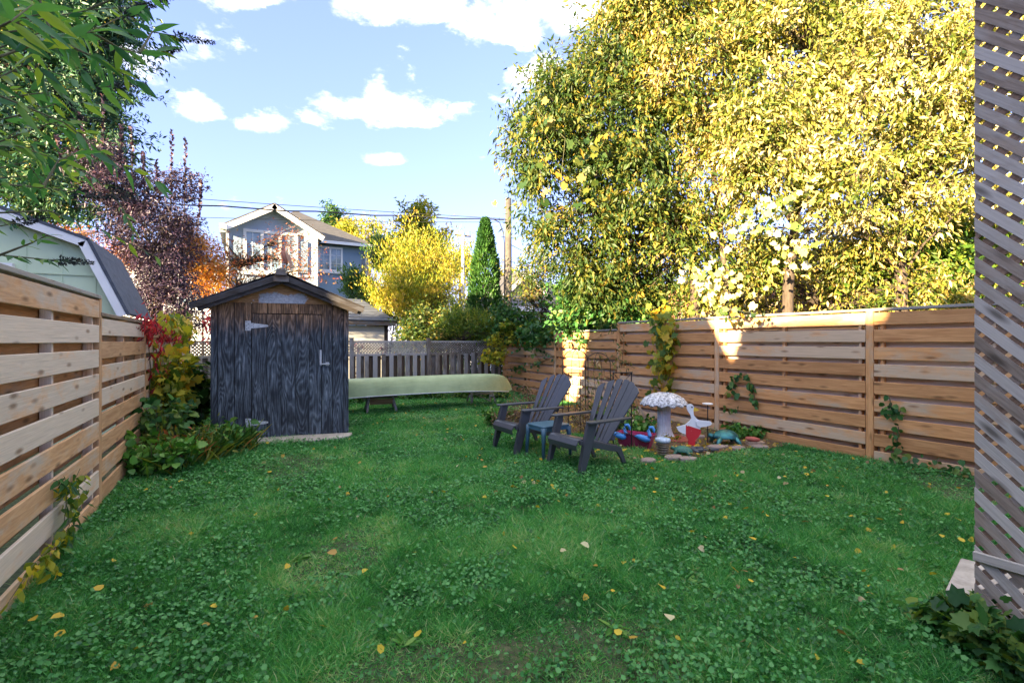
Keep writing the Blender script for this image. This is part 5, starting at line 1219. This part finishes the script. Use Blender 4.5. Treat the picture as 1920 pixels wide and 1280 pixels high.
# (points as px,py,D) each branch ends in a spike or leaves
brs = [([(-160, 240, 1.5), (0, 106, 1.5), (100, 72, 1.6), (170, 60, 1.7), (230, 30, 1.8)], 1), ([(100, 72, 1.6), (80, 20, 1.6), (60, -60, 1.6)], 0),
       ([(170, 60, 1.7), (222, 90, 1.8), (262, 100, 1.9), (300, 96, 2.0)], 1), ([(-160, 380, 1.5), (0, 345, 1.6), (80, 352, 1.65), (140, 360, 1.7)], 1),
       ([(-160, 200, 1.8), (0, 180, 1.8), (120, 230, 1.9), (210, 300, 2.0), (290, 340, 2.1)], 0), ([(-100, 60, 1.9), (60, 40, 1.9), (160, 20, 2.0), (250, 12, 2.1)], 1),
       ([(-160, 420, 1.9), (-20, 400, 1.9), (90, 395, 2.0), (190, 430, 2.1), (290, 480, 2.2)], 0), ([(80, 352, 1.65), (110, 300, 1.7), (160, 280, 1.8)], 0),
       ([(-120, 300, 2.1), (20, 270, 2.1), (110, 300, 2.2), (200, 345, 2.2)], 1), ([(-100, 560, 2.0), (0, 478, 2.0), (80, 486, 2.0), (110, 488, 2.0)], 1), ([(0, 478, 2.0), (60, 455, 2.0), (90, 440, 2.0)], 0),
       ([(-80, 430, 2.0), (0, 424, 2.0), (30, 418, 2.0)], 1), ([(100, 72, 1.6), (180, 110, 1.8), (250, 150, 1.9)], 0), ([(-100, 100, 1.4), (20, 40, 1.4), (60, 10, 1.5)], 0), ([(-60, 140, 2.3), (80, 130, 2.3), (180, 160, 2.4)], 0), ([(200, 345, 2.2), (235, 400, 2.2), (250, 440, 2.2)], 0),
       ([(-100, 250, 2.4), (40, 215, 2.4), (120, 190, 2.5), (190, 195, 2.6)], 0), ([(262, 100, 1.9), (285, 60, 2.0), (330, 68, 2.05)], 1), ([(160, 20, 2.0), (220, -5, 2.0), (300, -8, 2.1)], 1), ([(-100, 340, 2.6), (60, 330, 2.6), (150, 330, 2.7)], 0)]
for k in range(16):
    y0_ = random.uniform(-40, 330); D_ = random.uniform(1.7, 2.7); x1_ = random.uniform(60, 230)
    brs.append(([(-140, y0_+random.uniform(0, 90), D_), (-20, y0_+20, D_), (x1_*.6, y0_+random.uniform(-25, 25), D_+.08), (x1_, y0_+random.uniform(-10, 60), D_+.15)], 1 if k % 3 == 0 else 0))
for pts, sp in brs:
    W_ = [P(*p) for p in pts]
    sm = []
    for a, b in zip(W_[:-1], W_[1:]):
        for t in np.linspace(0, 1, 5)[:-1]: sm.append(a.lerp(b, t))
    sm.append(W_[-1]); mb.tube([p-bo for p in sm], [max(.0022, .0055*(1-i/len(sm))) for i in range(len(sm))], 5, False)
    for i in range(3, len(sm), 1):
        d = (sm[i]-sm[i-1]).normalized(); s_ = d.cross(Vector((0, 0, 1))).normalized()
        for sg in (-1, 1):
            if random.random() < .22: continue
            LP.append(sm[i]-bo); a = d*.6 + s_*sg*.7 + Vector((0, 0, random.uniform(-.9, .25))); LA.append(a); LS.append(random.uniform(.055, .115)*(1.2 if sm[i].z > 2.2 else .75))
    if sp:
        e = sm[-1]; d = (sm[-1]-sm[-3]).normalized()
        for t in np.linspace(0, 1, 16):
            c = e + d*(.135*t) - bo; rr = .016*(1-t*.75)
            for k in range(14): a = rdir(1)[0]; SPK.append((c + Vector(a)*rr*.6, a + np.array(d)*.6, .020*(1-t*.4)))
mb.tube([Vector((0, 0, 0)), Vector((-.05, .05, .9)), Vector((.02, .1, 1.8)), Vector((.0, .2, 2.4))], [.03, .025, .018, .01], 7)
for k in range(9): mb.tube([Vector((0, 0, .1)), Vector((-.25, -.05+.04*k, 1.0)), Vector((-.35+.02*k, .05*k, 1.6)), Vector((-.30+.03*k, .08*k-.1, 2.1+.06*k))], [.014, .011, .008, .004], 5, False)
mb.build('branches', M['stem'], bud)
scatter('leaves', 'lance', LP, LA, rdir(len(LP), .5, .8), np.array(LS)*.95, G['bud'], bud, None, np.array(LS)*1.0)
scatter('flower_spikes', 'leaf', [s[0] for s in SPK], [s[1] for s in SPK], rdir(len(SPK)), [s[2] for s in SPK], G['spike'], bud)

# ------------------------------------------------------------------ climbers and border plants
def vine(name, label, cat, pts, mt, tpl, size, per, spread, out=(0, 0, 0), stem='stem', r=.006, group=None):
    """pts: polylines of world points; leaves hang along them"""
    o0 = Vector(pts[0][0]); root = empty(name, o0, label, cat, group=group); mb = MB(); LP, LA, LN = [], [], []
    for pl in pts:
        pl = [Vector(p) for p in pl]; mb.tube([p-o0 for p in pl], r, 4, False)
        for a, b in zip(pl[:-1], pl[1:]):
            n = max(1, int((b-a).length*per))
            for k in range(n):
                p = a.lerp(b, random.random()) + Vector(rng.normal(size=3))*spread + Vector(out)*abs(rng.normal())*spread
                LP.append(p-o0); LA.append(Vector((random.uniform(-.8, .8), random.uniform(-.8, .8), -.7))); LN.append(Vector(out)*1.2 + Vector(rng.normal(size=3))*.5 + Vector((0, 0, .4)))
    mb.build('stems', M[stem], root); n = len(LP)
    scatter('leaves', tpl, LP, LA, LN, size*(.55+.75*rng.random(n)), mt, root); return root
FXR = 7.33
def fr_pt(px, py, x=FXR):      # a point on the right fence's face
    h = YAW + math.atan((px-960)/FPX); y = x/math.tan(h); D = x*FX+y*FY; return P(px, py, D)
vine('grape_vine', 'yellow-green grape vine hanging down the right fence above the birdbath', 'vine', [[fr_pt(1250, 575), fr_pt(1246, 640), fr_pt(1256, 700), fr_pt(1246, 742)], [fr_pt(1235, 590), fr_pt(1262, 640), fr_pt(1240, 690)], [fr_pt(1262, 600), fr_pt(1240, 640), fr_pt(1262, 680)]], G['grape'], 'grape', .135, 75, .10, (-1, 0, 0))
vine('grape_vine', 'large pale sunlit grape leaves hanging in the trees above the right fence', 'vine', [[P(1380, 440, 9.2), P(1420, 390, 9.1), P(1480, 400, 9.0), P(1530, 370, 9.0)], [P(1440, 420, 9.1), P(1500, 450, 9.0), P(1480, 500, 9.0)], [P(1300, 500, 9.5), P(1350, 540, 9.3), P(1330, 580, 9.2), P(1360, 600, 9.1)], [P(1360, 500, 9.3), P(1400, 550, 9.2)]], G['pale'], 'grape', .125, 44, .17, (-1, -.4, 0))
vine('grape_vine', 'big leaved vine climbing through the left half of the leaning maple', 'vine', [[P(1000, 200, 10), P(1060, 260, 10), P(1050, 350, 10)], [P(1080, 400, 10), P(1100, 300, 10), P(1150, 250, 10)], [P(1010, 300, 10), P(1020, 380, 10)]], G['mapleL'], 'grape', .17, 14, .22, (-1, -.4, 0))
vine('grape_vine', 'few grape leaves dangling over the top of the right fence where the sun strikes', 'vine', [[fr_pt(1362, 578, 7.0), fr_pt(1378, 600, 6.98), fr_pt(1386, 625, 6.98)], [fr_pt(1362, 578, 7.0), fr_pt(1420, 588, 6.95), fr_pt(1450, 600, 6.9)], [fr_pt(1420, 588, 6.95), fr_pt(1425, 610, 6.9)]], G['mapleL'], 'grape', .09, 16, .05, (-1, 0, 0), r=.003)
vine('ivy', 'creeper arching in a loop on the right fence beside the wide post', 'vine', [[fr_pt(1372, 730), fr_pt(1380, 705), fr_pt(1400, 700), fr_pt(1412, 725), fr_pt(1418, 765)], [fr_pt(1372, 730), fr_pt(1385, 742)]], G['ivy'], 'broad', .10, 46, .03, (-1, 0, 0))
vine('ivy', 'creeper trailing down the last visible panel of the right fence', 'vine', [[fr_pt(1668, 745), fr_pt(1675, 780), fr_pt(1690, 770)], [fr_pt(1685, 800), fr_pt(1680, 850), fr_pt(1690, 880)]], G['ivy'], 'broad', .085, 60, .035, (-1, 0, 0))
vine('ivy', 'low creeper spreading along the foot of the right fence beside the lattice', 'vine', [[fr_pt(1690, 868), fr_pt(1740, 878), fr_pt(1790, 880), fr_pt(1835, 895)], [fr_pt(1760, 890), fr_pt(1800, 905)]], G['ivy'], 'broad', .085, 130, .07, (-1, 0, 0))
vine('ivy', 'little sprig of creeper on the fence panel behind the white goose', 'vine', [[fr_pt(1362, 765), fr_pt(1385, 768)], [fr_pt(1365, 800), fr_pt(1380, 790)]], G['ivy'], 'broad', .08, 50, .03, (-1, 0, 0))
vine('ivy', 'wispy creeper on the step where the right fence drops in height', 'vine', [[fr_pt(1150, 600), fr_pt(1170, 640), fr_pt(1165, 690)], [fr_pt(1110, 680), fr_pt(1150, 668), fr_pt(1190, 690)]], G['maple'], 'leaf', .12, 34, .07, (-1, 0, 0))
vine('ivy', 'sparse creeper on the far low panels of the right fence above the canoe end', 'vine', [[fr_pt(960, 690), fr_pt(1000, 685), fr_pt(1030, 672)], [fr_pt(965, 720), fr_pt(1000, 735), fr_pt(1010, 760)], [fr_pt(1000, 650), fr_pt(1040, 668)], [fr_pt(960, 700), fr_pt(950, 750)]], G['ivy'], 'broad', .10, 24, .06, (-1, 0, 0))
vine('shrub_rose', 'loose green climber growing between the trellises and the fence', 'climber', [[P(1105, 800, 8.6), P(1110, 740, 8.7), P(1130, 690, 8.8)], [P(1090, 790, 8.5), P(1100, 750, 8.5)], [P(1180, 800, 8.2), P(1200, 770, 8.3), P(1190, 745, 8.4)], [P(1205, 810, 8.2), P(1215, 780, 8.2)], [P(1150, 800, 8.4), P(1140, 760, 8.5)]], G['maple'], 'leaf', .09, 75, .10, (-1, -.5, 0))
# low and dry plants in the bed
def clump(name, label, cat, cx_, cy_, rad, h, n, size, mt, tpl='leaf', stems=12, width=None, lean=.35, stemmat='stem'):
    r = empty(name, (cx_, cy_, 0), label, cat); mb = MB(); LP = []; LA = []
    for k in range(stems):
        a = random.uniform(0, 6.28); q0 = rad*.5*random.random()**.5; b0 = Vector((q0*math.cos(a), q0*math.sin(a), 0)); e = Vector((b0.x + rad*.8*math.cos(a)*random.random(), b0.y + rad*.8*math.sin(a)*random.random(), h*random.uniform(.6, 1.05)))
        mb.tube([b0, b0.lerp(e, .5)+Vector((0, 0, h*.12)), e], [.006, .004, .002], 3, False)
        m_ = n//stems
        for j in range(m_):
            t = random.uniform(.15, 1)**.7; p = b0.lerp(e, t) + Vector(rng.normal(size=3))*rad*.16; p.z = max(p.z, .01); LP.append(p); LA.append((p.x*.8+random.uniform(-.6, .6), p.y*.8+random.uniform(-.6, .6), random.uniform(-.5, .6)))
    mb.build('stems', M[stemmat], r); n = len(LP); sz = size*(.55+.8*rng.random(n)); scatter('leaves', tpl, LP, LA, rdir(n, .6, .9), sz, mt, r, None, None if width is None else sz*width); return r
for (px, D, rad, h, lab) in ((985, 8.9, .42, .58, 'dried brown flower clump left of the farther chair'), (1012, 9.3, .34, .72, 'taller dried brown clump behind the farther chair'), (1110, 8.3, .34, .42, 'dried brown flower clump between the two chairs'), (950, 8.7, .26, .36, 'small dried brown tuft at the far end of the flower bed')):
    b = pg(px, D); clump('dried_plant', lab, 'plant', b.x, b.y, rad, h, 700, .055, G['dry'], 'leaf', 26, stemmat='oldbrown')
for (px, D, rad, h, lab) in ((935, 8.9, .25, .35, 'green weedy tuft at the far end of the flower bed'), (1150, 8.4, .35, .45, 'leafy green plant behind the nearer chair back'), (1200, 7.9, .25, .3, 'low green plant beside the leaning stake'), (1400, 7.9, .3, .16, 'low creeping plant behind the red stone on its brick')):
    b = pg(px, D); clump('leafy_plant', lab, 'plant', b.x, b.y, rad, h, 420, .07, G['weed'], 'broad', 20)
b = pg(1262, 7.6); clump('leafy_plant', 'yellow-green moss-like plant right of the birdbath foot', 'plant', b.x, b.y, .13, .10, 160, .03, G['gold'], 'round', 10)
# under the canoe
for i, (px, D) in enumerate(((770, 13.2), (820, 13.3), (860, 13.3), (680, 12.4), (930, 13.4), (900, 13.3))):
    b = pg(px, D); clump('leafy_plant', ['dark weeds under the left middle of the canoe', 'dark weeds under the middle of the canoe by the fence post', 'dark weeds right of the middle under the canoe', 'dark weeds beside the left sawhorse near the shed', 'dark weeds under the right tip of the canoe', 'dark weeds behind the right sawhorse'][i], 'plant', b.x, b.y, .4, .32, 380, .075, G['dark'], 'broad', 20)
    for o in COL.objects[-3:]:
        if o.type == 'EMPTY': o['group'] = 'weeds along the back fence'
# left border by the shed
def FLp(px, py, x=-1.19): 
    h = YAW + math.atan((px-960)/FPX); y = x/math.tan(h); D = x*FX+y*FY; return P(px, py, D)
vine('virginia_creeper', 'bright red virginia creeper hanging down the left fence', 'vine', [[FLp(262, 592), FLp(278, 640), FLp(282, 690), FLp(280, 730)], [FLp(255, 596), FLp(272, 612), FLp(290, 620)], [FLp(300, 615), FLp(318, 640), FLp(312, 665)]], G['red'], 'leaf', .12, 80, .075, (1, 0, 0))
vine('grape_vine', 'green grape leaves over the top of the left fence beside the red creeper', 'vine', [[FLp(300, 610), FLp(325, 600), FLp(345, 628)], [FLp(320, 600), FLp(335, 650)], [FLp(300, 650), FLp(310, 690)]], G['grape'], 'grape', .15, 34, .10, (1, 0, 0))
for (px, py, lab) in ((392, 600, 'crimson creeper hanging at the left wall of the old shed'),):
    vine('virginia_creeper', lab, 'vine', [[P(392, 585, 10.6), P(388, 620, 10.6), P(395, 640, 10.6)]], G['red'], 'leaf', .12, 90, .06, (0, -1, 0))
vine('virginia_creeper', 'dark red creeper climbing the back fence just right of the shed', 'vine', [[P(672, 640, 13.9), P(676, 680, 13.9), P(670, 705, 13.9)], [P(716, 645, 13.9), P(714, 668, 13.9)]], G['red'], 'leaf', .11, 75, .05, (0, -1, 0))
b = Vector((-.72, 9.3, 0)); clump('grape_bush', 'lush yellow-green grape foliage mounded in the corner left of the shed', 'bush', -.98, 9.1, .36, 1.5, 520, .15, G['grape'], 'grape', 26)
clump('leafy_plant', 'dark green broad-leaved bush in the shade left of the shed', 'bush', -.72, 9.7, .30, 1.2, 300, .16, G['dark'], 'grape', 18)
for i, (x, y, rad, h, n) in enumerate(((-.90, 7.1, .32, .42, 420), (-.62, 7.7, .40, .5, 520), (-.25, 8.0, .34, .34, 380), (-.95, 8.0, .34, .8, 480), (-.02, 8.3, .2, .2, 160))):
    clump('border_plant', ['green bushy plant at the near end of the left border', 'tallest middle plant of the left border before the shed', 'leafy plant sprawling toward the shed corner', 'leafy plant against the left fence under the red creeper', 'small trailing plant at the foot of the shed'][i], 'plant', x, y, rad, h, n, .10, (G['weed'], G['lily'], G['weed'], G['ivy'], G['weed'])[i], ('broad', 'leaf', 'broad', 'broad', 'leaf')[i], 34)
LPp = []; LAa = []
for k in range(420):
    a = random.uniform(0, 6.28); cx_, cy_ = random.choice(((-.45, 7.6), (-.1, 8.0), (-.75, 7.2), (-.3, 7.9)))
    LPp.append((cx_+rng.normal()*.14, cy_+rng.normal()*.14, .0)); LAa.append((math.cos(a)*.75, math.sin(a)*.75, random.uniform(.5, 1.3)))
dl = scatter('daylily_leaves', 'lance', LPp, LAa, rdir(len(LPp), .4, .9), .45*(.6+.6*rng.random(len(LPp))), G['lily'], None, None, .12)
tag(dl, 'arching strap leaves of daylilies in the left border before the shed', 'plant', kind='stuff')
vine('bindweed', 'climbing plant with green and yellow leaves on the near left fence panel', 'vine', [[FLp(150, 878, -1.15), FLp(125, 930, -1.15), FLp(118, 1000, -1.13), FLp(90, 1050, -1.10)], [FLp(110, 905, -1.15), FLp(150, 925, -1.14), FLp(135, 965, -1.12)], [FLp(118, 1000, -1.13), FLp(60, 1060, -1.10), FLp(15, 1130, -1.08)], [FLp(75, 1060, -1.1), FLp(110, 1080, -1.05)]], G['grape'], 'broad', .062, 46, .022, (1, 0, 0), r=.0025)
vine('ivy', 'green climber shoots on the left fence among the yellow leaves', 'vine', [[FLp(100, 900, -1.14), FLp(140, 905, -1.13)], [FLp(120, 910, -1.14), FLp(130, 985, -1.12), FLp(100, 1030, -1.1)]], G['ivy'], 'leaf', .10, 50, .022, (1, 0, 0), r=.0025)
# big-leaved plants at lower right
for i, (px, py, D, rad, h, n, sz) in enumerate(((1865, 1220, 2.42, .17, .20, 150, .075), (1800, 1190, 2.55, .14, .15, 120, .065), (1905, 1270, 2.28, .15, .16, 120, .07), (1735, 1150, 2.72, .11, .10, 60, .06), (1850, 1130, 2.68, .08, .15, 50, .06))):
    b = pg(px, D); clump('broad_leaved_plant', ['big green leafy plant at the foot of the lattice screen', 'leafy plant left of the lattice foot below the timber step', 'leafy plant in the lower right corner of the picture', 'bluish leaved plant just left of the timber step', 'small leafy plant growing against the lattice foot'][i], 'plant', b.x, b.y, rad, h, n*2, sz, G['ivy'] if i != 3 else G['bud'], 'grape' if i != 3 else 'broad', 16)

# ------------------------------------------------------------------ lawn
def vis(x, y):
    D = x*FX + y*FY; lat = x*RX + y*RY; return (D > 1.75) & (np.abs(lat) < D*1.10 + .25)
def lawn_pts(n, dens):
    x = -1.18 + rng.random(n)*8.5; y = .3 + rng.random(n)*13.4
    D = x*FX + y*FY; ok = vis(x, y)
    ok &= rng.random(n) < dens(D)
    # shed footprint
    u = (x-shed_o.x)*math.cos(A10) + (y-shed_o.y)*math.sin(A10); v = -(x-shed_o.x)*math.sin(A10) + (y-shed_o.y)*math.cos(A10)
    ok &= ~((u > -.02) & (u < SW+.02) & (v > -.05) & (v < SDp))
    ok &= ~((u > .6) & (u < 2.0) & (v > -.40) & (v < -.05) & (rng.random(n) < .85))
    bedx = 5.15 - .75*np.clip((y-5.0)/3.2, 0, 1) - .5*np.clip((y-8.0)/2, 0, 1) + .25*np.sin(y*2.3)
    ok &= ~((x > bedx+.05) & (y > 4.45) & (y < 9.6) & (rng.random(n) < .93))
    return x[ok], y[ok], D[ok]
nz = lambda x, y, s, o: np.array([mnoise.noise(Vector((a*s+o, b*s, o))) for a, b in zip(x, y)])
GZ = lambda x, y: np.array([gz(a, b) for a, b in zip(x, y)])
def blades(name, N, dens, tpl, wmul, label):
    x, y, D = lawn_pts(N, dens); pz = nz(x, y, 1.1, 5) + .5*nz(x, y, 3.4, 9)
    thin = nz(x, y, .8, 21)                       # thin, trodden patches
    keep = (thin < .30) | (rng.random(len(x)) < .45); x, y, D, pz, thin = x[keep], y[keep], D[keep], pz[keep], thin[keep]; n = len(x)
    tuft = nz(x, y, 6.5, 31)
    ln = (.045 + .045*rng.random(n))*(1 + .55*np.clip(pz, -.6, .8) + .9*np.clip(tuft, -.45, .8)); ln = np.clip(ln*np.where(thin > .25, .6, 1), .02, .15)
    ln = np.where(rng.random(n) < .015, ln*1.6, ln)
    wd = wmul*(.0038 + .0030*rng.random(n)) + D*.00030
    a = rng.random(n)*2*math.pi; le = .35 + 1.35*rng.random(n)**1.1; ax = np.stack([np.cos(a)*le, np.sin(a)*le, np.ones(n)*.75], 1)
    fa = rng.random(n)*2*math.pi; nr = np.stack([np.cos(fa), np.sin(fa), .2*np.ones(n)], 1)
    rn = np.clip(.14 + .62*rng.random(n)**1.4 + .30*pz + .16*tuft + np.where(rng.random(n) < .07, .5, 0) + np.where(thin > .22, .22, 0), 0, 1)
    o = scatter(name, tpl, np.stack([x, y, GZ(x, y)-.004], 1), ax, nr, ln, G['grass'], None, rn, wd)
    tag(o, label, 'grass', kind='stuff'); return n
nb = blades('near_grass', 1900000, lambda D: np.where(D < 4.6, 1.0, 0.), 'blade', 1.0, 'green lawn grass close to the camera')
nb2 = blades('grass', 1000000, lambda D: np.where(D >= 4.6, np.clip(1.15-D*.035, .5, 1), 0.), 'tri', 1.25, 'green lawn grass across the middle and back of the yard')
x, y, D = lawn_pts(520000, lambda D: np.where(D < 6.5, 1., .55)); c1 = nz(x, y, .75, 3) + .6*nz(x, y, 2.3, 12)
k = (c1 > .02) | (rng.random(len(x)) < .10) | ((x < .1) & (rng.random(len(x)) < .6)); k &= rng.random(len(x)) < .6; x, y, D = x[k], y[k], D[k]; n = len(x)
a = rng.random(n)*6.283; ax = np.stack([np.cos(a), np.sin(a), rng.normal(size=n)*.28], 1); h = .012 + .055*rng.random(n)**1.3
o = scatter('ground_cover', 'round', np.stack([x, y, GZ(x, y)+h], 1), ax, rdir(n, .33, .85), (.015+.020*rng.random(n)**1.5)*(1+.02*D), G['clover'], None)
tag(o, 'round-leaved creeping weeds growing through the lawn', 'ground cover', kind='stuff')
print('blades', nb, nb2, 'cover', n)
# broad rosettes of plantain and dandelion
LPp, LAa, LSs = [], [], []
for (px, py) in [(790, 1010), (760, 1215), (840, 960), (880, 1040), (700, 1090), (560, 1050), (960, 1040), (1010, 1000), (300, 1010), (420, 1150), (1080, 1090), (900, 1120), (1150, 1180), (1350, 1040), (620, 960), (740, 930), (1120, 960)] + [(random.uniform(200, 1700), random.uniform(870, 1260)) for _ in range(14)]:
    g1, D = gp(px, py); m_ = random.randint(7, 13)
    for j in range(m_):
        a = random.uniform(0, 6.28); LPp.append((g1.x+rng.normal()*.01, g1.y+rng.normal()*.01, gz(g1.x, g1.y)+.01)); LAa.append((math.cos(a), math.sin(a), random.uniform(.1, .6))); LSs.append(random.uniform(.05, .11))
o = scatter('broad_weeds', 'lance', LPp, LAa, rdir(len(LPp), .3, 1), LSs, G['weed'], None, None, np.array(LSs)*1.2); tag(o, 'rosettes of long-leaved weeds in the lawn', 'weeds', kind='stuff')
# fallen leaves: the scatter, then the ones that show singly
x = -1 + rng.random(900)*8.2; y = 1.2 + rng.random(900)*11; ok = vis(x, y) & ((x > 2.5) | (rng.random(900) < .35)) & ~((x < 1.7) & (y > 8.2)); x, y = x[ok], y[ok]; n = len(x)
dn = ((x > 4.6) & (y > 3.5)); 
o = scatter('fallen_leaves', 'broad', np.stack([x, y, GZ(x, y)+.035+.02*rng.random(n)], 1), np.concatenate([rng.normal(size=(n, 2)), .25*rng.normal(size=(n, 1))], 1), rdir(n, .4, .8), .028+.035*rng.random(n), G['fallen'], None)
tag(o, 'small yellow and brown fallen leaves scattered over the grass', 'leaves', kind='stuff')
x = 4.6 + rng.random(900)*2.6; y = 4.4 + rng.random(900)*5; n = 900
o = scatter('leaf_litter', 'broad', np.stack([x, y, GZ(x, y)+.03+.02*rng.random(n)], 1), np.concatenate([rng.normal(size=(n, 2)), .25*rng.normal(size=(n, 1))], 1), rdir(n, .4, .8), .03+.035*rng.random(n), G['fallen'], None)
tag(o, 'brown and golden leaf litter over the garden bed', 'leaves', kind='stuff')
FLV = [(178, 1126, .075, .45, 'yellow'), (1417, 1030, .075, .3, 'golden'), (1228, 910, .06, .3, 'golden'), (1228, 935, .055, .45, 'golden'), (1238, 1117, .08, .2, 'yellow'), (1254, 1172, .09, 1, 'pale curled'), (1440, 980, .05, .2, 'yellow'), (1050, 1052, .06, .95, 'pale'), (1105, 1040, .09, 1, 'pale greenish'), (1410, 1112, .05, .2, 'yellow'), (1150, 1130, .04, .3, 'golden'), (270, 930, .06, .1, 'yellow-green'), (120, 1172, .08, .3, 'golden'), (60, 1180, .07, .4, 'golden brown'), (907, 817, .06, 1, 'pale'), (1475, 905, .05, .2, 'yellow'), (868, 1232, .03, .3, 'orange'), (1335, 945, .05, .9, 'pale'), (1555, 945, .05, .1, 'yellow'), (1800, 1030, .07, .1, 'bright yellow'), (632, 1050, .09, .7, 'brown')]
near = ['near the left fence', 'in the right half of the lawn', 'in front of the nearer chair', 'just below another before the nearer chair', 'near the bottom right of centre', 'low in the grass toward the bottom right', 'right of the nearer chair', 'in the middle of the weeds at the centre', 'among the weeds right of centre', 'low at right of the lawn', 'near the bottom centre-right', 'at the left fence foot beyond the tall post', 'in the grass near the bottom left', 'in the bottom left corner', 'far off in the lawn left of the chairs', 'in the grass before the brick', 'close to the bottom edge left of centre', 'right of the chairs in short grass', 'toward the right fence', 'beside the lattice screen', 'among the grass left of centre']
for (px, py, s, rn, cn), nr_ in zip(FLV, near):
    g1, D = gp(px, py); 
    o = scatter('fallen_leaf', 'broad', [(0, 0, 0)], [(random.uniform(-1, 1), random.uniform(-1, 1), .15)], [(random.uniform(-.3, .3), -.45, 1)], s*.8, G['fallen'], None, np.array([rn]))
    o.location = (g1.x, g1.y, gz(g1.x, g1.y)+.07); tag(o, 'single '+cn+' fallen leaf '+nr_, 'leaf')
